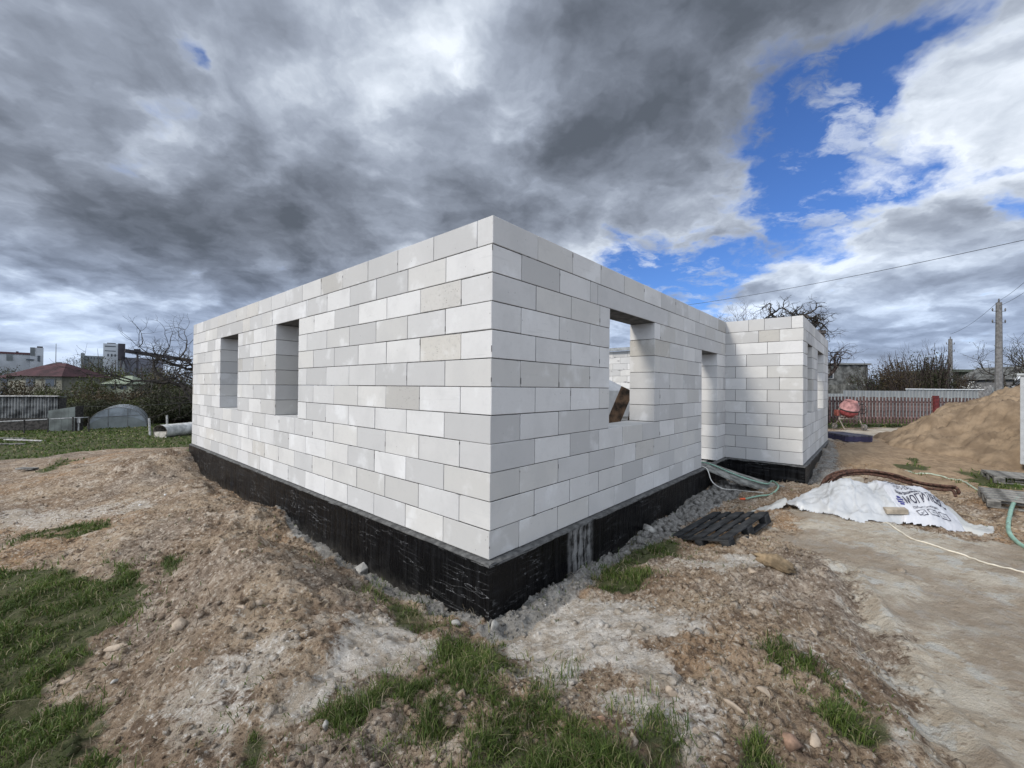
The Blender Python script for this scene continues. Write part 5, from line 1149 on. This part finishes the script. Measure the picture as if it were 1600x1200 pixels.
part_box('porch',(1.5,2.,hh-.4),CRM,t,(-3.6,-1.4,(hh-.4)/2)); part_box('door',(.7,.06,1.7),GLS,t,(-3.7,-2.43,hh-1.35)); b=MB(); b.add([(-4.9,-2.8,hh-.35),(-2.4,-2.8,hh-.35),(-2.2,0.,hh+.6),(-4.2,0,hh+.6),(-4.9,2,hh-.35)],[(0,1,2,3),(0,3,4)]); obj('porch_roof',b.me('porch_roof',MAR),t)
part_box('annex',(3.2,1.6,1.9),mat('grey_annex',(.15,.15,.145),.9,var=.2),t,(-2.9,-4.6,.95+.6))
p=(-40.51,44.02,-1.25); t=thing('garden_hut','small pale-walled garden hut with a light green hipped roof in the trees','hut',gz(p)); hh=1.55-t.location.z
hip_house(t,2.7,2.4,hh,.78,mat('pale_hut',(.24,.255,.19),.9,var=.1),mat('pale_green_roof',(.22,.25,.18),.8,var=.15),.35); windows(t,[(-.55,hh-.45,.5,.38),(.5,hh-.45,.7,.38)],-1.22,mat('dim_frame',(.12,.12,.11),.8),GLS)
# factories far off
FW=mat('factory_white',(.42,.43,.45),.9,var=.12,scale=.05); FG=mat('factory_grey',(.17,.18,.185),.9,var=.12,scale=.05); FD=mat('factory_dark',(.055,.050,.058),.9,var=.15,scale=.1); FR=mat('factory_maroon',(.11,.055,.06),.9); FM=mat('factory_mauve',(.27,.27,.32),.9,var=.08,scale=.03)
def at(px,d): return px
p=(-287.46,300.01,1.16); zb=-6.; t=thing('elevator_building','distant white industrial tower with a dark side, rows of windows and a long inclined gallery','factory',(p[0],p[1],zb),.765)
def fx(a): return (a-178)/649*300.*.722
def fz(y): return 1.5+(600-y)/649*300.-zb
def fb_(nm,x0,x1,y0,y1,mt,dy=0,dp=14):
    z1=fz(y0); z0=0 if y1>=600 else fz(y1); return part_box(nm,(fx(x1)-fx(x0),dp,z1-z0),mt,t,((fx(x0)+fx(x1))/2,dy+dp/2,(z0+z1)/2),ch=.02)
fb_('tower',160.5,183.5,538,600,FW,0,16); fb_('dark_side',183.5,195,537,562,FD,-.5,16); fb_('lower_hall',183.5,195,556,600,FW,2,14); fb_('parapet',166,180,536.5,538.2,FD,2,8)
fb_('long_hall',195,262,557.5,600,FM,10,14); fb_('gallery_pier',213.5,217,550,600,FD,-2,3); fb_('gallery_cabin',209,220,544.5,550,FD,-3,6); fb_('grey_hall',127,160,557.5,600,FG,6,12); fb_('stair_tower',127,132,554,600,FG,4,6)
for (x0,x1,y0,y1) in ((163,180,541.5,543),(163,180,548.8,550)): fb_('window_band',x0,x1,y0,y1,GLS,-.15,1)
for x in (167,172.5,178): fb_('window',x,x+2.4,554,558,GLS,-.15,1)
for x in (137,141.5,146,150.5,154.5): fb_('window',x,x+1.9,559.5,562,GLS,5.8,1)
b=MB(); b.beam((fx(194),-1,fz(548)),(fx(312),8,fz(558.5)),3.2,2.6); obj('inclined_gallery',b.me('inclined_gallery',FD),t)
b=MB()
for (xa,ya,xb,yb) in ((190,556,199,577),(193,553,188,577),(196,558,202,570)): b.beam((fx(xa),-1.5,fz(ya)),(fx(xb),-1.5,fz(yb)),.8,.8)
obj('gallery_truss',b.me('gallery_truss',FD),t)
p=(-362.94,310.02,0.5); t=thing('long_factory','long white factory with a maroon roof edge and stepped tower at far left','factory',(p[0],p[1],zb),.86)
def fx(a): return (a-40)/649*310.*.65
def fz(y): return 1.5+(600-y)/649*310.-zb
fb_('hall',-60,47,556,600,FW,0,16); fb_('hall_roof',-62,47,553.2,556.2,FR,-.6,17); fb_('tower',46,67.5,544.5,600,FW,-1,12); fb_('dark_bay',46,53.5,544.5,557,FG,-1.6,4); fb_('tower_cap',57,66.5,542,545,FD,1,6); fb_('roof_vent',24,28,551.5,553.3,FD,2,4); fb_('dark_bay',10,19,556.5,566,FG,-.6,2)
fb_('window_band',40,52,563,565,GLS,-2,1.2); fb_('window_band',58,62,557,566,GLS,-1.5,1)
p=(-307.76,280.02,0.79); o=MB().tube([(0,0,0),(0,0,16.+26)],[.45,.15],5).build('mast',FG); o.location=(p[0],p[1],-14.); tag(o,'thin distant lattice mast on the skyline between the two factories','mast')
# ------------------------------------------------------------------ left yard: shed, lean-to, greenhouse, pipe
AS1=mat('asbestos_sheet',(.155,.155,.150),.9,var=.35,scale=2,bump=.4,obrand=.1); ASD=mat('dark_planks',(.05,.045,.04),.9,var=.3)
S0=(-31.68,24.53,-1.44); S1=(-27.9,25.53,-1.51); sd=Vector((S1[0]-S0[0],S1[1]-S0[1],0)); Ls=sd.length; zs=Hpt(S1[0],S1[1])-.0
t=thing('garden_shed','long grey shed clad in ribbed sheets with a pale top edge at the left','shed',(S0[0],S0[1],zs),math.atan2(sd.y,sd.x)); TOPS=.66-zs
b_h=TOPS-.75
k=0; x=0
while x<Ls-.1:
    e=min(Ls,x+1.1); ribsheet('wall_sheet',e-x-.01,b_h,AS1,t,(x,0,.75),.145,.05); x=e
part_box('lower_wall',(Ls,.08,.74),ASD,t,(Ls/2,.06,.37)); part_box('roof_edge',(Ls+.1,.12,.07),mat('pale_edge',(.42,.40,.37),.8,var=.2),t,(Ls/2,-.02,TOPS+.03)); part_box('roof',(Ls,.7,.05),AS1,t,(Ls/2,.4,TOPS-.02),(-.05,0,0)); part_box('end_wall',(.06,.6,TOPS-.1),ASD,t,(Ls-.03,.4,(TOPS-.1)/2))
p=(-27.11,24.32,-1.3); z0=Hpt(p[0],p[1]); t=thing('lean_to','low grey-green sheet-metal lean-to joined to the striped shed','shed',(p[0],p[1],z0),.05)
GGM=mat('grey_green_sheet',(.085,.097,.09),.6,var=.25,scale=1.2); Wl=1.5
b=MB(); h0=.02-z0-.15; h1=.02-z0+.10
for i in range(4):
    xa,xb=Wl*i/4,Wl*(i+1)/4-.008; ha=h0+(h1-h0)*i/4; hb=h0+(h1-h0)*(i+1)/4; V=[(xa,0,0),(xb,0,0),(xb,0,hb),(xa,0,ha),(xa,.04,0),(xb,.04,0),(xb,.04,hb),(xa,.04,ha)]
    obj('panel',mesh('panel',V,[(0,1,2,3),(5,4,7,6),(3,2,6,7),(1,5,6,2),(4,0,3,7)],GGM),t)
V=[(0,0,h0),(Wl,0,h1),(Wl,.5,h1+.05),(0,.5,h0+.05)]; obj('roof',mesh('roof',V,[(0,1,2,3)],mat('greenish_roof',(.13,.19,.15),.7)),t); obj('side_wall',mesh('side_wall',[(Wl,0,0),(Wl,.5,0),(Wl,.5,h1+.05),(Wl,0,h1)],[(0,1,2,3)],ASD),t)
RT=mat('galvanised_rail',(.26,.26,.255),.5,var=.15); 
rl=thing('rail_fence','low pipe rail with posts running in front of the shed and lean-to','fence',gz((-28.32,23.03,-1.43)))
R0=Vector(rl.location); pts=[Vector(q)-R0 for q in ((-30.45,23.02,-0.67),(-28.32,23.02,-0.68),(-26.54,23.32,-0.58),(-24.92,23.62,-0.48),(-24.28,23.92,-0.46))]
obj('rail',MB().tube(pts,.035,6).me('rail',RT,True),rl)
for q in ((-29.03,23.02,-0.69),(-27.1,23.12,-0.61),(-26,23.32,-0.54),(-24.82,23.52,-0.47),(-24.22,23.82,-0.45)):
    g_=Hpt(q[0],q[1]); obj('post',MB().tube([(q[0]-R0.x,q[1]-R0.y,g_-.1-R0.z),(q[0]-R0.x,q[1]-R0.y,q[2]-R0.z+.05)],.035,6).me('post',ASD),rl)
# greenhouse
PCM=mat('polycarbonate',(.25,.27,.26),.3,var=.10,scale=1.5,spec=.5,alpha=.86); PCT=mat('greenhouse_top',(.33,.36,.38),.25,var=.15,scale=1.2,spec=.6,alpha=.85)
p=(-25.12,26.53,-1.39); z0=Hpt(p[0],p[1])-.02; t=thing('greenhouse','low arched polycarbonate greenhouse standing at the far edge of the grass','greenhouse',(p[0],p[1],z0),.70)
Wg,Hg,Dg=2.75,1.5-.0,5.; Hg=-.02-z0
arc=[(-Wg/2+Wg*.0,0.)]+[(-Wg/2*math.cos(a),Hg*math.sin(a)**.9) for a in np.linspace(.08,PI-.08,19)]+[(Wg/2,0.)]
arc=[(x,z) for x,z in arc]
cols=[(0,.5),(.5,1.)]
b=MB(); m=len(arc); V=[(x,0,0) for x,z in arc]+[(x,0,z*.58) for x,z in arc]+[(x,0,z) for x,z in arc]
lo=[(i,i+1,m+i+1,m+i) for i in range(m-1)]; up=[(m+i,m+i+1,2*m+i+1,2*m+i) for i in range(m-1)]
obj('front_panel',mesh('front_panel',V,lo,PCM),t); obj('front_panel',mesh('front_panel',V,up,PCT),t)
V=[(x,y,z) for y in (0.01,Dg) for x,z in arc]; obj('cover',mesh('cover',V,[(i,i+1,m+i+1,m+i) for i in range(m-1)],PCT,True),t)
b=MB()
for y in (0,1.7,3.4,5): b.tube([(x,y,z) for x,z in arc],.022,5)
for x in (-.45,.45): b.beam((x,-.012,0),(x,-.012,Hg*.93),.035,.03,up=(0,1,0))
b.beam((-1.1,-.012,Hg*.55),(1.2,-.012,Hg*.62),.035,.03); obj('frame',b.me('frame',mat('grey_frame',(.17,.17,.165),.5)),t)
# white pipe with an open end
WPM=mat('dirty_white_pipe',(.55,.54,.51),.6,var=.18,scale=3); INM=mat('pipe_inside',(.14,.12,.10),.9,var=.3)
E0=(-18.28,21.62,-0.75); r_=.345; zc_=Hpt(E0[0],E0[1])+r_-.02; t=thing('plastic_pipe','large dirty white pipe with an open end lying on the grass by the house','pipe',(E0[0],E0[1],zc_),1.42); t.scale=(1,1.25,1)
V,Fc=lathe([(r_*1.0,0),(r_*1.0,5.)],28,'x'); 
V2,F2=lathe([(r_*.94,5.),(r_*.94,0),(r_*1.0,0)],28,'x')
for a,b_,mm,nm in ((V,Fc,WPM,'shell'),(V2,F2,INM,'lining')): obj(nm,mesh(nm,a,b_,mm,True),t)
b=MB()
for x in (.35,1.7,3.1): V,Fc=lathe([(r_*1.0,x),(r_*1.02,x+.02),(r_*1.02,x+.07),(r_*1.0,x+.09)],28,'x'); b.add(V,Fc)
obj('rib',b.me('rib',WPM,True),t)
b=MB(); V=[(.02,-r_*.9,-.02),(.02,r_*.9,-.02),(1.8,r_*.9,-.02),(1.8,-r_*.9,-.02)]; b.add(V,[(0,1,2,3)]); b.box((.03,0,-.17),(.02,r_*1.65,.28)); obj('silt_fill',b.me('silt_fill',mat('pale_silt',(.40,.37,.32),.9)),t)
for (px,lab,hh_,ln) in (((-19.56,22.52,-1),'short white post left of the open pipe',.95,-.08),((-19.87,24.02,-1.01),'short white post behind the open pipe',1.0,-.05)):
    g_=Hpt(px[0],px[1]); o=MB().tube([(0,0,-.1),(ln,0,hh_)],.05,6).build('fence_post',mat('white_post',(.42,.41,.39),.8,var=.2)); o.location=(px[0],px[1],g_); tag(o,lab,'post')
p=(-25.53,24.52,-1.19); o=MB(); o.box((0,0,.62),(.16,.05,.32)); o.box((0,0,.25),(.05,.05,.5)); o=o.build('marker_board',mat('white_post',(.42,.41,.39),.8)); o.location=(p[0],p[1],Hpt(p[0],p[1])); tag(o,'small white board on a stake between the lean-to and the greenhouse','board')
for i,(px,L,a,lab) in enumerate((((-24.92,20.52),1.6,.1,'dark and grey plank on the grass at the left edge, nearest the shed'),((-23.29,19.89),1.9,-.05,'long pale plank lying on the grass right of the first plank'),((-22.7,18.56),1.5,.3,'short dark plank lying on the grass at the left edge, nearest the camera'),((-13.68,11.76),.45,.1,'small pale board lying on the bare soil at the far left'))):
    o=part_box('plank',(L,.18,.04),GRW if i!=1 else mat('pale_edge',(.42,.40,.37),.8),None,(px[0],px[1],Hpt(px[0],px[1])+.05),(0,.02,a)); tag(o,lab,'plank')
# ------------------------------------------------------------------ things inside the house, seen through the front window
def HL(u_,v_,z): return Vector(LW(u_,v_,z))
DB=mat('dark_brown_board',(.055,.035,.022),.85,var=.4,scale=5,bump=.5)
def lean(name,A,B,wd,lab,cat):
    A=Vector(A); B=Vector(B); d=B-A; o=MB(); o.beam((0,0,0),d,wd,.045,up=(0,1,0)); o=o.build(name,DB); o.location=A; tag(o,lab,cat)
lean('leaning_board',(1.84,8.71,0.09),(2.47,8.9,1.49),.27,'wide dark brown weathered board leaning upright inside the front window','board')
lean('leaning_lath',(2.43,9.01,0.04),(2.64,9.1,1.09),.09,'narrow brown lath leaning behind the wide board inside the window','lath')
bm=bmesh.new()
t=thing('block_pallet','stack of white blocks under pale film inside the house, seen through the front window','block stack',HL(9.2,3.5,-.03),TH)
for i in range(3):
    for j in range(2):
        for k in range(6): obj('block',block_mesh(.62,.3,.25,BLK),t,(.31+.64*i-1,.2+.33*j,.125+.252*k))
obj('film_cover',mesh('film_cover',[(-1.05,-.0,1.46),(1.0,-.0,1.46),(1.0,.72,1.46),(-1.05,.72,1.46),(-.1,.36,1.86),(-1.08,-.03,.7),(1.03,-.03,.62),(1.03,.74,.7),(-1.08,.74,.8)],[(0,1,4),(1,2,4),(2,3,4),(3,0,4),(0,5,6,1),(1,6,7,2),(2,7,8,3),(3,8,5,0)],WSH),t)
bm.free()
bb=MB(); bb.box((0,0,0),(.12,6.2,.12)); o=bb.build('formwork_beam',mat('grey_beam',(.24,.25,.25),.7)); o.location=HL(UE-.55,5.2,3.06); o.rotation_euler=(0,0,TH); tag(o,'long thin grey formwork beam along the top of the far wall','beam')
